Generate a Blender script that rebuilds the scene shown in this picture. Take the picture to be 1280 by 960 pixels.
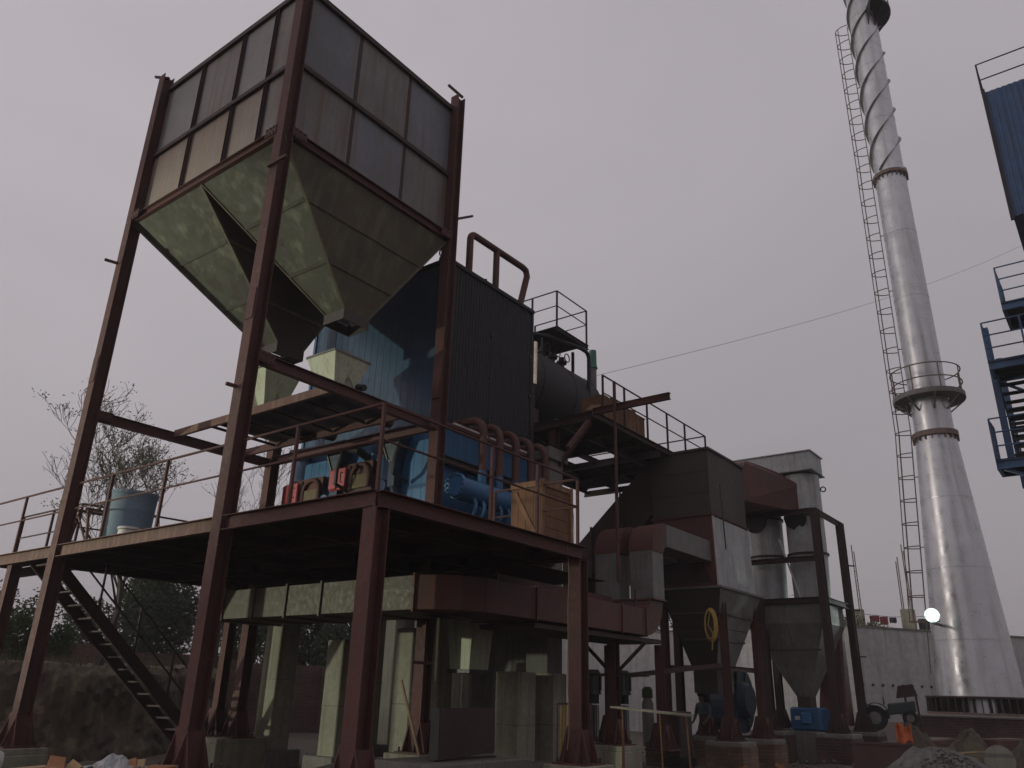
import bpy, math, random
from mathutils import Vector, Matrix
random.seed(7)
sc = bpy.context.scene
for o in list(bpy.data.objects):
    bpy.data.objects.remove(o)
COL = sc.collection

# ------------------------------------------------------------------ camera, sky, sun, exposure
HEAD, PITCH, ROLL = 0.65749, 0.36903, 0.02719
cam_d = bpy.data.cameras.new('camera')
cam = bpy.data.objects.new('camera', cam_d)
COL.objects.link(cam)
fw = Vector((math.cos(PITCH)*math.cos(HEAD), math.cos(PITCH)*math.sin(HEAD), math.sin(PITCH)))
rt = Vector((math.sin(HEAD), -math.cos(HEAD), 0))
up = rt.cross(fw)
R_ = rt*math.cos(ROLL) + up*math.sin(ROLL)
U_ = -rt*math.sin(ROLL) + up*math.cos(ROLL)
m = Matrix((R_, U_, -fw)).transposed().to_4x4()
m.translation = Vector((-6.83, -10.668, 1.6))
cam.matrix_world = m
cam_d.sensor_width = 36
cam_d.lens = 36*995.34/1280
cam_d.clip_end = 3000
sc.camera = cam

SUN_EL, SUN_AZ = math.radians(9), math.radians(140)      # azimuth counted from +x, counter-clockwise
w = bpy.data.worlds.new('World'); sc.world = w; w.use_nodes = True
nt = w.node_tree; nt.nodes.clear()
n_out = nt.nodes.new('ShaderNodeOutputWorld')
n_bg = nt.nodes.new('ShaderNodeBackground'); n_bg.inputs['Strength'].default_value = 0.1
n_sky = nt.nodes.new('ShaderNodeTexSky'); n_sky.sky_type = 'NISHITA'; n_sky.sun_disc = False
n_sky.sun_elevation = SUN_EL; n_sky.sun_rotation = math.radians(90) - SUN_AZ
n_sky.dust_density = 6; n_sky.air_density = 1.5; n_sky.ozone_density = 2
n_mix = nt.nodes.new('ShaderNodeMix'); n_mix.data_type = 'RGBA'
n_mix.inputs['Factor'].default_value = 0.94                # thick cloud cover over the clear sky
# cloud deck: dimmer towards the horizon, a little brighter towards the hidden low sun
n_geo = nt.nodes.new('ShaderNodeTexCoord'); n_sep = nt.nodes.new('ShaderNodeSeparateXYZ')
nt.links.new(n_geo.outputs['Generated'], n_sep.inputs[0])
n_el = nt.nodes.new('ShaderNodeMapRange'); n_el.interpolation_type = 'SMOOTHSTEP'
n_el.inputs['From Min'].default_value = -.05; n_el.inputs['From Max'].default_value = .75
n_el.inputs['To Min'].default_value = .82; n_el.inputs['To Max'].default_value = 1.05
nt.links.new(n_sep.outputs['Z'], n_el.inputs['Value'])
n_dot = nt.nodes.new('ShaderNodeVectorMath'); n_dot.operation = 'DOT_PRODUCT'
n_dot.inputs[1].default_value = (math.cos(SUN_AZ), math.sin(SUN_AZ), 0)
nt.links.new(n_geo.outputs['Generated'], n_dot.inputs[0])
n_az = nt.nodes.new('ShaderNodeMapRange'); n_az.inputs['From Min'].default_value = -1; n_az.inputs['From Max'].default_value = 1
n_az.inputs['To Min'].default_value = .82; n_az.inputs['To Max'].default_value = 1.24
nt.links.new(n_dot.outputs['Value'], n_az.inputs['Value'])
n_mul = nt.nodes.new('ShaderNodeMath'); n_mul.operation = 'MULTIPLY'
nt.links.new(n_el.outputs[0], n_mul.inputs[0]); nt.links.new(n_az.outputs[0], n_mul.inputs[1])
n_vs = nt.nodes.new('ShaderNodeVectorMath'); n_vs.operation = 'SCALE'; n_vs.inputs[0].default_value = (4.56, 4.20, 4.50)
n_cl = nt.nodes.new('ShaderNodeTexNoise'); n_cl.inputs['Scale'].default_value = 1.6; n_cl.inputs['Detail'].default_value = 5; n_cl.inputs['Distortion'].default_value = .6
n_mp = nt.nodes.new('ShaderNodeMapping'); n_mp.inputs['Scale'].default_value = (1, 1, 2.2); nt.links.new(n_geo.outputs['Generated'], n_mp.inputs['Vector']); nt.links.new(n_mp.outputs[0], n_cl.inputs['Vector'])
n_cr = nt.nodes.new('ShaderNodeMapRange'); n_cr.inputs['From Min'].default_value = .3; n_cr.inputs['From Max'].default_value = .7; n_cr.inputs['To Min'].default_value = .945; n_cr.inputs['To Max'].default_value = 1.055
nt.links.new(n_cl.outputs['Fac'], n_cr.inputs['Value'])
n_m2 = nt.nodes.new('ShaderNodeMath'); n_m2.operation = 'MULTIPLY'; nt.links.new(n_mul.outputs[0], n_m2.inputs[0]); nt.links.new(n_cr.outputs[0], n_m2.inputs[1])
nt.links.new(n_m2.outputs[0], n_vs.inputs['Scale']); nt.links.new(n_vs.outputs[0], n_mix.inputs['B'])
nt.links.new(n_sky.outputs[0], n_mix.inputs['A'])
nt.links.new(n_mix.outputs['Result'], n_bg.inputs['Color'])
nt.links.new(n_bg.outputs[0], n_out.inputs[0])

sun_d = bpy.data.lights.new('sun', 'SUN'); sun_d.energy = 0.5; sun_d.angle = math.radians(16)
sun_d.color = (1, 0.9, 0.82)
sun = bpy.data.objects.new('sun', sun_d); COL.objects.link(sun)
sdir = Vector((math.cos(SUN_EL)*math.cos(SUN_AZ), math.cos(SUN_EL)*math.sin(SUN_AZ), math.sin(SUN_EL)))
sun.rotation_euler = sdir.to_track_quat('Z', 'Y').to_euler()
sun.location = (0, 0, 60)

sc.view_settings.view_transform = 'Standard'
sc.view_settings.look = 'None'
sc.view_settings.exposure = 0
sc.view_settings.gamma = 1
sc.cycles.max_bounces = 6
sc.cycles.use_denoising = True

# ------------------------------------------------------------------ materials
def mat(name, base, rough=0.6, metal=0.0, alt=None, scale=3.0, streak=None, streak_amt=0.5, bump=0.0,
        bump_scale=30.0, amount=0.5, streak_scale=7.0, spots=None, spot_scale=6.0, spot_lo=0.6):
    """base colour varied by two noises, optional vertical run marks, optional spots and fine relief"""
    M = bpy.data.materials.new(name); M.use_nodes = True
    t = M.node_tree; N = t.nodes; Lk = t.links
    b = N['Principled BSDF']
    tc = N.new('ShaderNodeTexCoord')
    def noise(sc_, det=6, vec=None, rough_=0.6):
        n = N.new('ShaderNodeTexNoise'); n.inputs['Scale'].default_value = sc_
        n.inputs['Detail'].default_value = det; n.inputs['Roughness'].default_value = rough_
        Lk.new(vec if vec else tc.outputs['Object'], n.inputs['Vector']); return n.outputs['Fac']
    def ramp(fac, lo, hi):
        r = N.new('ShaderNodeMapRange'); r.inputs['From Min'].default_value = lo; r.inputs['From Max'].default_value = hi
        Lk.new(fac, r.inputs['Value']); return r.outputs['Result']
    def mixc(fac, a, bb):
        x = N.new('ShaderNodeMix'); x.data_type = 'RGBA'
        Lk.new(fac, x.inputs['Factor'])
        for inp, v in (('A', a), ('B', bb)):
            if isinstance(v, tuple): x.inputs[inp].default_value = (*v, 1)
            else: Lk.new(v, x.inputs[inp])
        return x.outputs['Result']
    if alt is None: alt = tuple(c*0.6 for c in base)
    f = ramp(noise(scale), 0.5-0.5*amount*0.6, 0.5+0.5*amount*0.6+0.05)
    c = mixc(f, base, alt)
    f2 = ramp(noise(scale*9, 3), 0.3, 0.75)
    mul = N.new('ShaderNodeMix'); mul.data_type = 'RGBA'; mul.blend_type = 'MULTIPLY'
    mul.inputs['Factor'].default_value = 0.55
    Lk.new(c, mul.inputs['A'])
    g = N.new('ShaderNodeMapRange'); Lk.new(f2, g.inputs['Value']); g.inputs['To Min'].default_value = 0.62; g.inputs['To Max'].default_value = 1.15
    cb = N.new('ShaderNodeCombineColor')
    for i in range(3): Lk.new(g.outputs['Result'], cb.inputs[i])
    Lk.new(cb.outputs[0], mul.inputs['B']); c = mul.outputs['Result']
    if streak:
        mp = N.new('ShaderNodeMapping'); mp.inputs['Scale'].default_value = (streak_scale, streak_scale, streak_scale*.065)
        Lk.new(tc.outputs['Object'], mp.inputs['Vector'])
        s = ramp(noise(1.6, 4, mp.outputs[0], 0.55), 0.62-0.25*streak_amt, 0.78-0.1*streak_amt)
        c = mixc(s, c, streak)
    if spots:
        s = ramp(noise(spot_scale, 8, None, 0.7), spot_lo, spot_lo+0.08)
        c = mixc(s, c, spots)
    Lk.new(c, b.inputs['Base Color'])
    rr = N.new('ShaderNodeMapRange'); Lk.new(f2, rr.inputs['Value'])
    rr.inputs['To Min'].default_value = max(0.05, rough-0.12); rr.inputs['To Max'].default_value = min(1, rough+0.15)
    Lk.new(rr.outputs['Result'], b.inputs['Roughness'])
    b.inputs['Metallic'].default_value = metal
    if bump > 0:
        bm_ = N.new('ShaderNodeBump'); bm_.inputs['Strength'].default_value = bump; bm_.inputs['Distance'].default_value = 0.02
        Lk.new(noise(bump_scale, 5), bm_.inputs['Height']); Lk.new(bm_.outputs[0], b.inputs['Normal'])
    return M

def brick_mat(name, c1, c2, mortar, bw=0.23, bh=0.08, ms=0.012):
    M = bpy.data.materials.new(name); M.use_nodes = True
    t = M.node_tree; N = t.nodes; Lk = t.links; b = N['Principled BSDF']
    tc = N.new('ShaderNodeTexCoord'); sp = N.new('ShaderNodeSeparateXYZ'); Lk.new(tc.outputs['Object'], sp.inputs[0])
    ad = N.new('ShaderNodeMath'); Lk.new(sp.outputs['X'], ad.inputs[0]); Lk.new(sp.outputs['Y'], ad.inputs[1])
    cv = N.new('ShaderNodeCombineXYZ'); Lk.new(ad.outputs[0], cv.inputs['X']); Lk.new(sp.outputs['Z'], cv.inputs['Y'])
    br = N.new('ShaderNodeTexBrick'); Lk.new(cv.outputs[0], br.inputs['Vector'])
    br.inputs['Scale'].default_value = 1; br.inputs['Brick Width'].default_value = bw; br.inputs['Row Height'].default_value = bh
    br.inputs['Mortar Size'].default_value = ms
    br.inputs['Color1'].default_value = (*c1, 1); br.inputs['Color2'].default_value = (*c2, 1); br.inputs['Mortar'].default_value = (*mortar, 1)
    nz = N.new('ShaderNodeTexNoise'); nz.inputs['Scale'].default_value = 1.3; nz.inputs['Detail'].default_value = 8; Lk.new(tc.outputs['Object'], nz.inputs['Vector'])
    mr = N.new('ShaderNodeMapRange'); Lk.new(nz.outputs['Fac'], mr.inputs['Value']); mr.inputs['From Min'].default_value = .3; mr.inputs['From Max'].default_value = .7; mr.inputs['To Min'].default_value = .45; mr.inputs['To Max'].default_value = 1.15
    mx = N.new('ShaderNodeMix'); mx.data_type = 'RGBA'; mx.blend_type = 'MULTIPLY'; mx.inputs['Factor'].default_value = 1
    cb = N.new('ShaderNodeCombineColor')
    for i in range(3): Lk.new(mr.outputs[0], cb.inputs[i])
    Lk.new(br.outputs['Color'], mx.inputs['A']); Lk.new(cb.outputs[0], mx.inputs['B'])
    Lk.new(mx.outputs['Result'], b.inputs['Base Color']); b.inputs['Roughness'].default_value = 0.9
    bp = N.new('ShaderNodeBump'); bp.inputs['Strength'].default_value = 0.6; bp.inputs['Distance'].default_value = 0.01; bp.invert = True
    Lk.new(br.outputs['Fac'], bp.inputs['Height']); Lk.new(bp.outputs[0], b.inputs['Normal'])
    return M

def emis(name, col, strength):
    M = bpy.data.materials.new(name); M.use_nodes = True
    b = M.node_tree.nodes['Principled BSDF']
    b.inputs['Base Color'].default_value = (.8, .8, .8, 1)
    b.inputs['Emission Color'].default_value = (*col, 1); b.inputs['Emission Strength'].default_value = strength
    return M

def leaf_mat(name, base, alt):
    M = bpy.data.materials.new(name); M.use_nodes = True
    t = M.node_tree; N = t.nodes; Lk = t.links; b = N['Principled BSDF']
    gi = N.new('ShaderNodeNewGeometry')
    mx = N.new('ShaderNodeMix'); mx.data_type = 'RGBA'
    mx.inputs['A'].default_value = (*base, 1); mx.inputs['B'].default_value = (*alt, 1)
    Lk.new(gi.outputs['Random Per Island'], mx.inputs['Factor']); Lk.new(mx.outputs['Result'], b.inputs['Base Color'])
    b.inputs['Roughness'].default_value = 0.75
    tr = N.new('ShaderNodeBsdfTranslucent'); Lk.new(mx.outputs['Result'], tr.inputs['Color'])
    ms = N.new('ShaderNodeMixShader'); ms.inputs[0].default_value = 0.3
    Lk.new(b.outputs[0], ms.inputs[1]); Lk.new(tr.outputs[0], ms.inputs[2]); Lk.new(ms.outputs[0], N['Material Output'].inputs[0])
    return M

OX = mat('red_oxide_steel', (.102, .033, .028), .78, alt=(.064, .024, .021), scale=1.5, streak=(.065, .032, .026), streak_amt=.5, bump=.15, spots=(.155, .085, .065), spot_scale=4.5, spot_lo=.63)
OXL = mat('red_oxide_pale_and_lit', (.155, .075, .057), .8, alt=(.095, .044, .035), scale=2.2, streak=(.20, .125, .09), streak_amt=.5, bump=.15)
OXD = mat('red_oxide_dark', (.055, .023, .021), .75, alt=(.036, .018, .017), scale=2, bump=.15)
DUCT = mat('red_oxide_duct', (.118, .035, .027), .7, alt=(.07, .027, .022), scale=1.0, streak=(.06, .034, .027), streak_amt=.5, streak_scale=4, bump=.1, spots=(.15, .075, .055), spot_scale=2.5, spot_lo=.66)
MILL = mat('mill_plate_grey', (.25, .24, .25), .6, alt=(.15, .145, .15), scale=.9, streak=(.20, .15, .12), streak_amt=.5, amount=.9, bump=.1)
MILLW = mat('mill_plate_weathered', (.29, .26, .235), .65, alt=(.18, .15, .13), scale=1.1, streak=(.24, .15, .09), streak_amt=.8, amount=.9, bump=.1)
MILL2 = mat('mill_plate_bluish', (.19, .20, .225), .6, alt=(.10, .10, .11), scale=.7, streak=(.13, .105, .09), streak_amt=.45, streak_scale=4, amount=1.0, bump=.12, spots=(.28, .28, .29), spot_scale=1.6, spot_lo=.66)
MILL3 = mat('mill_plate_stained', (.21, .195, .19), .6, alt=(.105, .09, .085), scale=.8, streak=(.12, .075, .05), streak_amt=.6, streak_scale=4, amount=1.0, bump=.12)
HOP = mat('hopper_plate_olive', (.085, .088, .058), .75, alt=(.045, .042, .03), scale=.6, streak=(.15, .16, .10), streak_amt=.4, streak_scale=2.2, amount=1.0, bump=.1, spots=(.045, .038, .027), spot_scale=.9, spot_lo=.54)
HOPD = mat('hopper_plate_rusty', (.125, .10, .062), .7, alt=(.062, .056, .036), scale=.8, streak=(.14, .125, .07), streak_amt=.5, streak_scale=3, amount=1.0, bump=.12, spots=(.055, .035, .025), spot_scale=.8, spot_lo=.6)
HOPS = mat('strip_dirty_olive', (.075, .068, .042), .75, alt=(.04, .034, .024), scale=2, bump=.1)
DARKST_SHADE = mat('dark_mill_steel_and_shade', (.046, .038, .037), .65, alt=(.068, .042, .034), scale=1.0, streak=(.05, .035, .03), streak_amt=.5, amount=.9, bump=.1)
BLUE = mat('blue_sheet', (.036, .165, .36), .55, alt=(.03, .13, .28), scale=1.2, streak=(.05, .11, .19), streak_amt=.25, bump=.05)
BLUE_SHADE = mat('blue_sheet_shaded', (.027, .078, .155), .6, alt=(.02, .055, .11), scale=1.0, streak=(.03, .06, .1), streak_amt=.35, streak_scale=4, bump=.05)
BLUED = mat('blue_enamel', (.022, .12, .265), .5, alt=(.018, .085, .185), scale=2, bump=.05)
NAVY = mat('navy_paint', (.016, .036, .075), .55, alt=(.013, .028, .055), scale=2, bump=.05)
TBLUE = mat('tower_blue', (.030, .085, .20), .55, alt=(.024, .06, .14), scale=2, streak=(.06, .07, .09), streak_amt=.3, bump=.05)
CHAR = mat('charcoal_sheet', (.017, .017, .021), .75, alt=(.013, .013, .016), scale=1.3, streak=(.022, .02, .02), streak_amt=.3, bump=.05)
INSUL = mat('drum_lagging', (.026, .025, .028), .75, alt=(.02, .019, .02), scale=1.5, bump=.1)
CONC = mat('concrete', (.34, .325, .25), .9, alt=(.19, .175, .13), scale=1.0, streak=(.17, .145, .105), streak_amt=.55, streak_scale=3.5, amount=1.0, bump=.35, bump_scale=18)
CONCD = mat('concrete_grey', (.23, .215, .195), .9, alt=(.14, .13, .115), scale=1.5, streak=(.13, .115, .095), streak_amt=.5, amount=.9, bump=.35, bump_scale=18)
GALV = mat('galvanised_sheet', (.46, .475, .475), .55, metal=.15, alt=(.34, .35, .355), scale=2.5, streak=(.24, .22, .2), streak_amt=.4, bump=.06)
GALVD = mat('galvanised_dull', (.20, .195, .19), .65, metal=.1, alt=(.125, .118, .112), scale=1.5, streak=(.14, .1, .08), streak_amt=.5, bump=.06)
AGED = mat('aged_grey_duct', (.125, .098, .066), .65, alt=(.05, .036, .025), scale=1.1, streak=(.09, .07, .045), streak_amt=.5, amount=.9, bump=.12, spots=(.42, .42, .33), spot_scale=3.5, spot_lo=.70)
ALUM = mat('aluminium_paint', (.62, .625, .645), .34, metal=.65, alt=(.50, .505, .52), scale=.22, streak=(.40, .385, .38), streak_amt=.5, bump=.02, bump_scale=6, streak_scale=2.0)
STRK = mat('strake_dull_silver', (.34, .33, .33), .5, metal=.4, alt=(.24, .22, .21), scale=2)
RUSTY = mat('rusty_band', (.15, .095, .075), .75, alt=(.22, .17, .15), scale=5, bump=.2)
CREAM = mat('pale_green_paint', (.50, .53, .38), .6, alt=(.40, .42, .29), scale=2, streak=(.3, .28, .18), streak_amt=.4, bump=.06)
RED = mat('red_enamel', (.42, .035, .040), .4, alt=(.30, .03, .035), scale=3)
FIREB = mat('castable_lining', (.19, .15, .085), .9, alt=(.12, .09, .055), scale=4, bump=.3)
WOOD = mat('crate_wood', (.21, .095, .045), .8, alt=(.13, .06, .03), scale=3, streak=(.09, .045, .022), streak_amt=.7, bump=.15)
WOODP = mat('pale_wood', (.30, .22, .125), .8, alt=(.2, .14, .08), scale=3, streak=(.25, .17, .1), streak_amt=.6, bump=.15)
WOODB = mat('batten_wood', (.27, .145, .07), .8, alt=(.18, .09, .045), scale=3, streak=(.12, .06, .03), streak_amt=.6, bump=.15)
BLACK = mat('black_iron', (.018, .018, .02), .5, alt=(.028, .026, .025), scale=4)
WALLW = mat('whitewashed_wall', (.52, .50, .50), .9, alt=(.40, .385, .385), scale=.5, streak=(.27, .25, .245), streak_amt=.55, streak_scale=2.2, amount=1.0, bump=.25, bump_scale=12, spots=(.2, .18, .17), spot_scale=.8, spot_lo=.66)
BRICKR = brick_mat('red_brickwork', (.125, .052, .038), (.085, .040, .032), (.10, .08, .07))
BRICKY = brick_mat('tan_brickwork', (.22, .13, .075), (.16, .085, .05), (.12, .10, .08))
GLINT = mat('glint_metal', (.8, .74, .6), .16, metal=1.0, alt=(.6, .5, .35), scale=4)
BRICKP = mat('yellow_brick', (.42, .30, .17), .9, alt=(.33, .21, .11), scale=8, bump=.3)
BRICKO = mat('orange_brick', (.36, .16, .07), .9, alt=(.26, .12, .06), scale=8, bump=.3)
EARTH = mat('earth', (.100, .078, .056), .95, alt=(.062, .050, .038), scale=.9, amount=.9, bump=.8, bump_scale=9, spots=(.16, .14, .10), spot_scale=5, spot_lo=.62)
EMBK = mat('cut_earth', (.125, .092, .066), .95, alt=(.065, .049, .037), scale=.8, streak=(.19, .15, .09), streak_amt=.45, streak_scale=2.5, amount=1.0, bump=.9, bump_scale=6)
GRAV = mat('grey_gravel', (.16, .15, .14), .95, alt=(.11, .10, .095), scale=6, bump=1.0, bump_scale=25)
BARK = mat('bark', (.085, .07, .06), .9, alt=(.055, .045, .04), scale=6, bump=.5)
DRUMB = mat('blue_plastic', (.17, .25, .33), .7, alt=(.2, .26, .3), scale=2, streak=(.2, .22, .22), streak_amt=.5)
WHITE = mat('white_plastic', (.6, .58, .54), .6, alt=(.5, .48, .44), scale=3)
ROPE = mat('yellow_rope', (.45, .30, .07), .8, alt=(.33, .21, .05), scale=20)
ORANGE = mat('orange_cloth', (.42, .095, .03), .9, alt=(.25, .05, .02), scale=6, bump=.3)
SKIN = mat('skin', (.16, .085, .055), .6)
HAIR = mat('hair', (.012, .010, .009), .6)
SHIRT = mat('grey_blue_shirt', (.10, .13, .17), .85, scale=6, bump=.2)
JEANS = mat('dark_jeans', (.03, .045, .08), .85, scale=6, bump=.2)
TYRE = mat('tyre_rubber', (.02, .02, .02), .85, bump=.3)
TRACT = mat('dark_green_paint', (.03, .05, .05), .45, alt=(.025, .035, .035))
LEAF1 = leaf_mat('leaf_dusty_green', (.060, .075, .030), (.10, .10, .045))
LEAF2 = leaf_mat('leaf_dark_green', (.030, .050, .022), (.055, .070, .030))
LEAF3 = leaf_mat('leaf_bush_green', (.045, .080, .025), (.085, .11, .04))
DRY = leaf_mat('dry_grass', (.16, .14, .07), (.09, .085, .04))
LAMP = emis('lamp_glass', (.85, 1.0, .93), 90)
HALO = emis('lamp_halo', (.7, 1.0, .9), 1.1)
LAMP2 = emis('lamp_glass_yard', (.88, 1.0, .80), 60)
GREEN = mat('green_valve', (.04, .16, .11), .5)
CLOTHD = mat('dark_washing', (.05, .05, .055), .9); CLOTHR = mat('red_washing', (.3, .06, .06), .9)
WHITEP = mat('white_paint_mark', (.7, .7, .68), .7)

# ------------------------------------------------------------------ mesh building
V = Vector
class MB:
    def __init__(s): s.v = []; s.f = []
    def add(s, vs, fs):
        b = len(s.v); s.v += [tuple(p) for p in vs]; s.f += [tuple(i+b for i in f) for f in fs]; return s
    def box(s, x0, x1, y0, y1, z0, z1):
        vs = [(x, y, z) for z in (z0, z1) for y in (y0, y1) for x in (x0, x1)]
        return s.add(vs, [(0,2,3,1),(4,5,7,6),(0,1,5,4),(2,6,7,3),(0,4,6,2),(1,3,7,5)])
    def frame(s, p0, p1, upv=None):
        p0, p1 = V(p0), V(p1); d = (p1-p0).normalized()
        u = V(upv) if upv else (V((0,0,1)) if abs(d.z) < .95 else V((1,0,0)))
        u = (u - d*u.dot(d)).normalized(); r = d.cross(u)
        return p0, p1, d, u, r
    def bar(s, p0, p1, w_, h_, upv=None):
        p0, p1, d, u, r = s.frame(p0, p1, upv)
        vs = [p + r*a*w_/2 + u*b*h_/2 for p in (p0, p1) for a, b in ((-1,-1),(1,-1),(1,1),(-1,1))]
        return s.add(vs, [(3,2,1,0),(4,5,6,7),(0,1,5,4),(1,2,6,5),(2,3,7,6),(3,0,4,7)])
    def sect(s, p0, p1, prof, upv=None):
        """extrude a closed 2D outline (r,u) from p0 to p1"""
        p0, p1, d, u, r = s.frame(p0, p1, upv); n = len(prof)
        vs = [p + r*a + u*b for p in (p0, p1) for a, b in prof]
        fs = [(i, (i+1) % n, n+(i+1) % n, n+i) for i in range(n)]
        return s.add(vs, fs + [tuple(range(n))[::-1], tuple(range(n, 2*n))])
    def ibeam(s, p0, p1, d_, w_, tf=.016, tw=.012, upv=None):
        h = d_/2; b = w_/2; t = tw/2
        return s.sect(p0, p1, [(-b,-h),(b,-h),(b,-h+tf),(t,-h+tf),(t,h-tf),(b,h-tf),(b,h),(-b,h),(-b,h-tf),(-t,h-tf),(-t,-h+tf),(-b,-h+tf)], upv)
    def chan(s, p0, p1, d_, w_, t=.012, upv=None):
        h = d_/2
        return s.sect(p0, p1, [(0,-h),(w_,-h),(w_,-h+t),(t,-h+t),(t,h-t),(w_,h-t),(w_,h),(0,h)], upv)
    def angle(s, p0, p1, a, t=.008, upv=None):
        return s.sect(p0, p1, [(0,0),(a,0),(a,t),(t,t),(t,a),(0,a)], upv)
    def tube(s, pts, r, n=10, caps=True):
        pts = [V(p) for p in pts]; rs = r if isinstance(r, (list, tuple)) else [r]*len(pts)
        b = len(s.v); u = None
        for i, p in enumerate(pts):
            a = pts[max(0, i-1)]; c = pts[min(len(pts)-1, i+1)]; d = (c-a).normalized()
            if u is None:
                u = V((0,0,1)) if abs(d.z) < .9 else V((1,0,0))
            u = (u - d*u.dot(d)).normalized(); q = d.cross(u)
            for k in range(n):
                t = 2*math.pi*k/n; s.v.append(tuple(p + (u*math.cos(t) + q*math.sin(t))*rs[i]))
        for i in range(len(pts)-1):
            for k in range(n):
                s.f.append((b+i*n+k, b+i*n+(k+1) % n, b+(i+1)*n+(k+1) % n, b+(i+1)*n+k))
        if caps:
            s.f.append(tuple(b+k for k in range(n))[::-1]); s.f.append(tuple(b+(len(pts)-1)*n+k for k in range(n)))
        return s
    def plate(s, q, t):
        """planar quad or polygon given a thickness along its normal (both ways)"""
        q = [V(p) for p in q]; nrm = (q[1]-q[0]).cross(q[-1]-q[0]).normalized()*t/2; n = len(q)
        vs = [p-nrm for p in q] + [p+nrm for p in q]
        return s.add(vs, [tuple(range(n))[::-1], tuple(range(n, 2*n))] + [(i, (i+1) % n, n+(i+1) % n, n+i) for i in range(n)])
    def loft(s, a, b):
        """closed solid between two rings of equal count"""
        n = len(a)
        return s.add(list(a)+list(b), [(i, (i+1) % n, n+(i+1) % n, n+i) for i in range(n)] + [tuple(range(n))[::-1], tuple(range(n, 2*n))])
    def disc_ring(s, c, r0, r1, z0, z1, n=32):
        vs = []
        for k in range(n):
            a = 2*math.pi*k/n
            for r, z in ((r0, z0), (r1, z0), (r1, z1), (r0, z1)):
                vs.append((c[0]+r*math.cos(a), c[1]+r*math.sin(a), z))
        fs = []
        for k in range(n):
            j = (k+1) % n
            for e in range(4): fs.append((k*4+e, j*4+e, j*4+(e+1) % 4, k*4+(e+1) % 4))
        return s.add(vs, fs)

def wloc(o):
    p = V((0, 0, 0))
    while o is not None: p += o.location; o = o.parent
    return p
def tag(o, label=None, cat=None, group=None, kind=None):
    if label: o['label'] = label
    if cat: o['category'] = cat
    if group: o['group'] = group
    if kind: o['kind'] = kind
    return o
def thing(name, label, cat, loc=(0, 0, 0), group=None):
    o = bpy.data.objects.new(name, None); o.location = loc; o.empty_display_size = .2
    COL.objects.link(o); return tag(o, label, cat, group)
def obj(name, mb, material, parent=None, smooth=False, loc=None, bevel=0, kind=None):
    """link one mesh; vertices are world coordinates, stored relative to the parent (or to loc)"""
    org = wloc(parent) if parent else V(loc or (0, 0, 0))
    me = bpy.data.meshes.new(name)
    me.from_pydata([tuple(V(v)-org) for v in mb.v], [], mb.f); me.materials.append(material); me.validate(); me.update()
    if smooth:
        me.polygons.foreach_set('use_smooth', [True]*len(me.polygons))
        try: me.set_sharp_from_angle(angle=math.radians(38))
        except Exception: pass
    o = bpy.data.objects.new(name, me); COL.objects.link(o)
    if parent: o.parent = parent
    else: o.location = org
    if bevel:
        b = o.modifiers.new('edge', 'BEVEL'); b.width = bevel; b.segments = 1; b.limit_method = 'ANGLE'; b.angle_limit = math.radians(40)
    if kind: o['kind'] = kind
    return o
def copy_tree(o, parent=None):
    c = o.copy(); COL.objects.link(c); c.parent = parent
    for ch in list(o.children): copy_tree(ch, c)
    return c
def arc(c, r, a0, a1, ax, ay, n=8):
    c = V(c); ax = V(ax); ay = V(ay)
    return [c + ax*r*math.cos(a0+(a1-a0)*i/n) + ay*r*math.sin(a0+(a1-a0)*i/n) for i in range(n+1)]
def dome(mb, p0, d, r, depth, n=24, m_=6):
    """rounded end cap centred at p0 bulging along d"""
    d = V(d).normalized(); u = V((0,0,1)) if abs(d.z) < .9 else V((1,0,0)); u = (u-d*u.dot(d)).normalized(); q = d.cross(u)
    pts = []; rr = []
    for i in range(m_+1):
        t = math.pi/2*i/m_; pts.append(V(p0)+d*depth*math.sin(t)); rr.append(max(.004, r*math.cos(t)))
    return mb.tube(pts, rr, n)

# ------------------------------------------------------------------ the setting
def hsh(x, y):
    return (math.sin(x*1.7+y*.6)+math.sin(y*2.3-x*.9)+math.sin((x+y)*3.9)*.5+math.sin(x*7.1-y*5.3)*.3+math.sin(x*13.3+y*11.7)*.2)/3
def ground():
    mb = MB(); xs = [-600, -200, -80, -40, -25] + [-14+i*.5 for i in range(113)] + [48, 60, 90, 200, 700]
    ys = [-600, -200, -80, -40, -25, -18] + [-14+i*.5 for i in range(81)] + [32, 40, 60, 100, 250, 800]
    for y in ys:
        for x in xs:
            near = -14 <= x <= 44 and -14 <= y <= 28
            z = .11*hsh(x, y) + .05*hsh(x*3.1, y*2.7) if near else 0
            z += .9*max(0, min(1, (x-19)/8))*max(0, min(1, (4-y)/3)) if near else (0.9 if x > 44 and y < 3 else 0)
            mb.v.append((x, y, z-.06))
    n = len(xs)
    for j in range(len(ys)-1):
        for i in range(n-1): mb.f.append((j*n+i, j*n+i+1, (j+1)*n+i+1, (j+1)*n+i))
    return tag(obj('ground', mb, EARTH, smooth=True), kind='structure')
ground()
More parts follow.
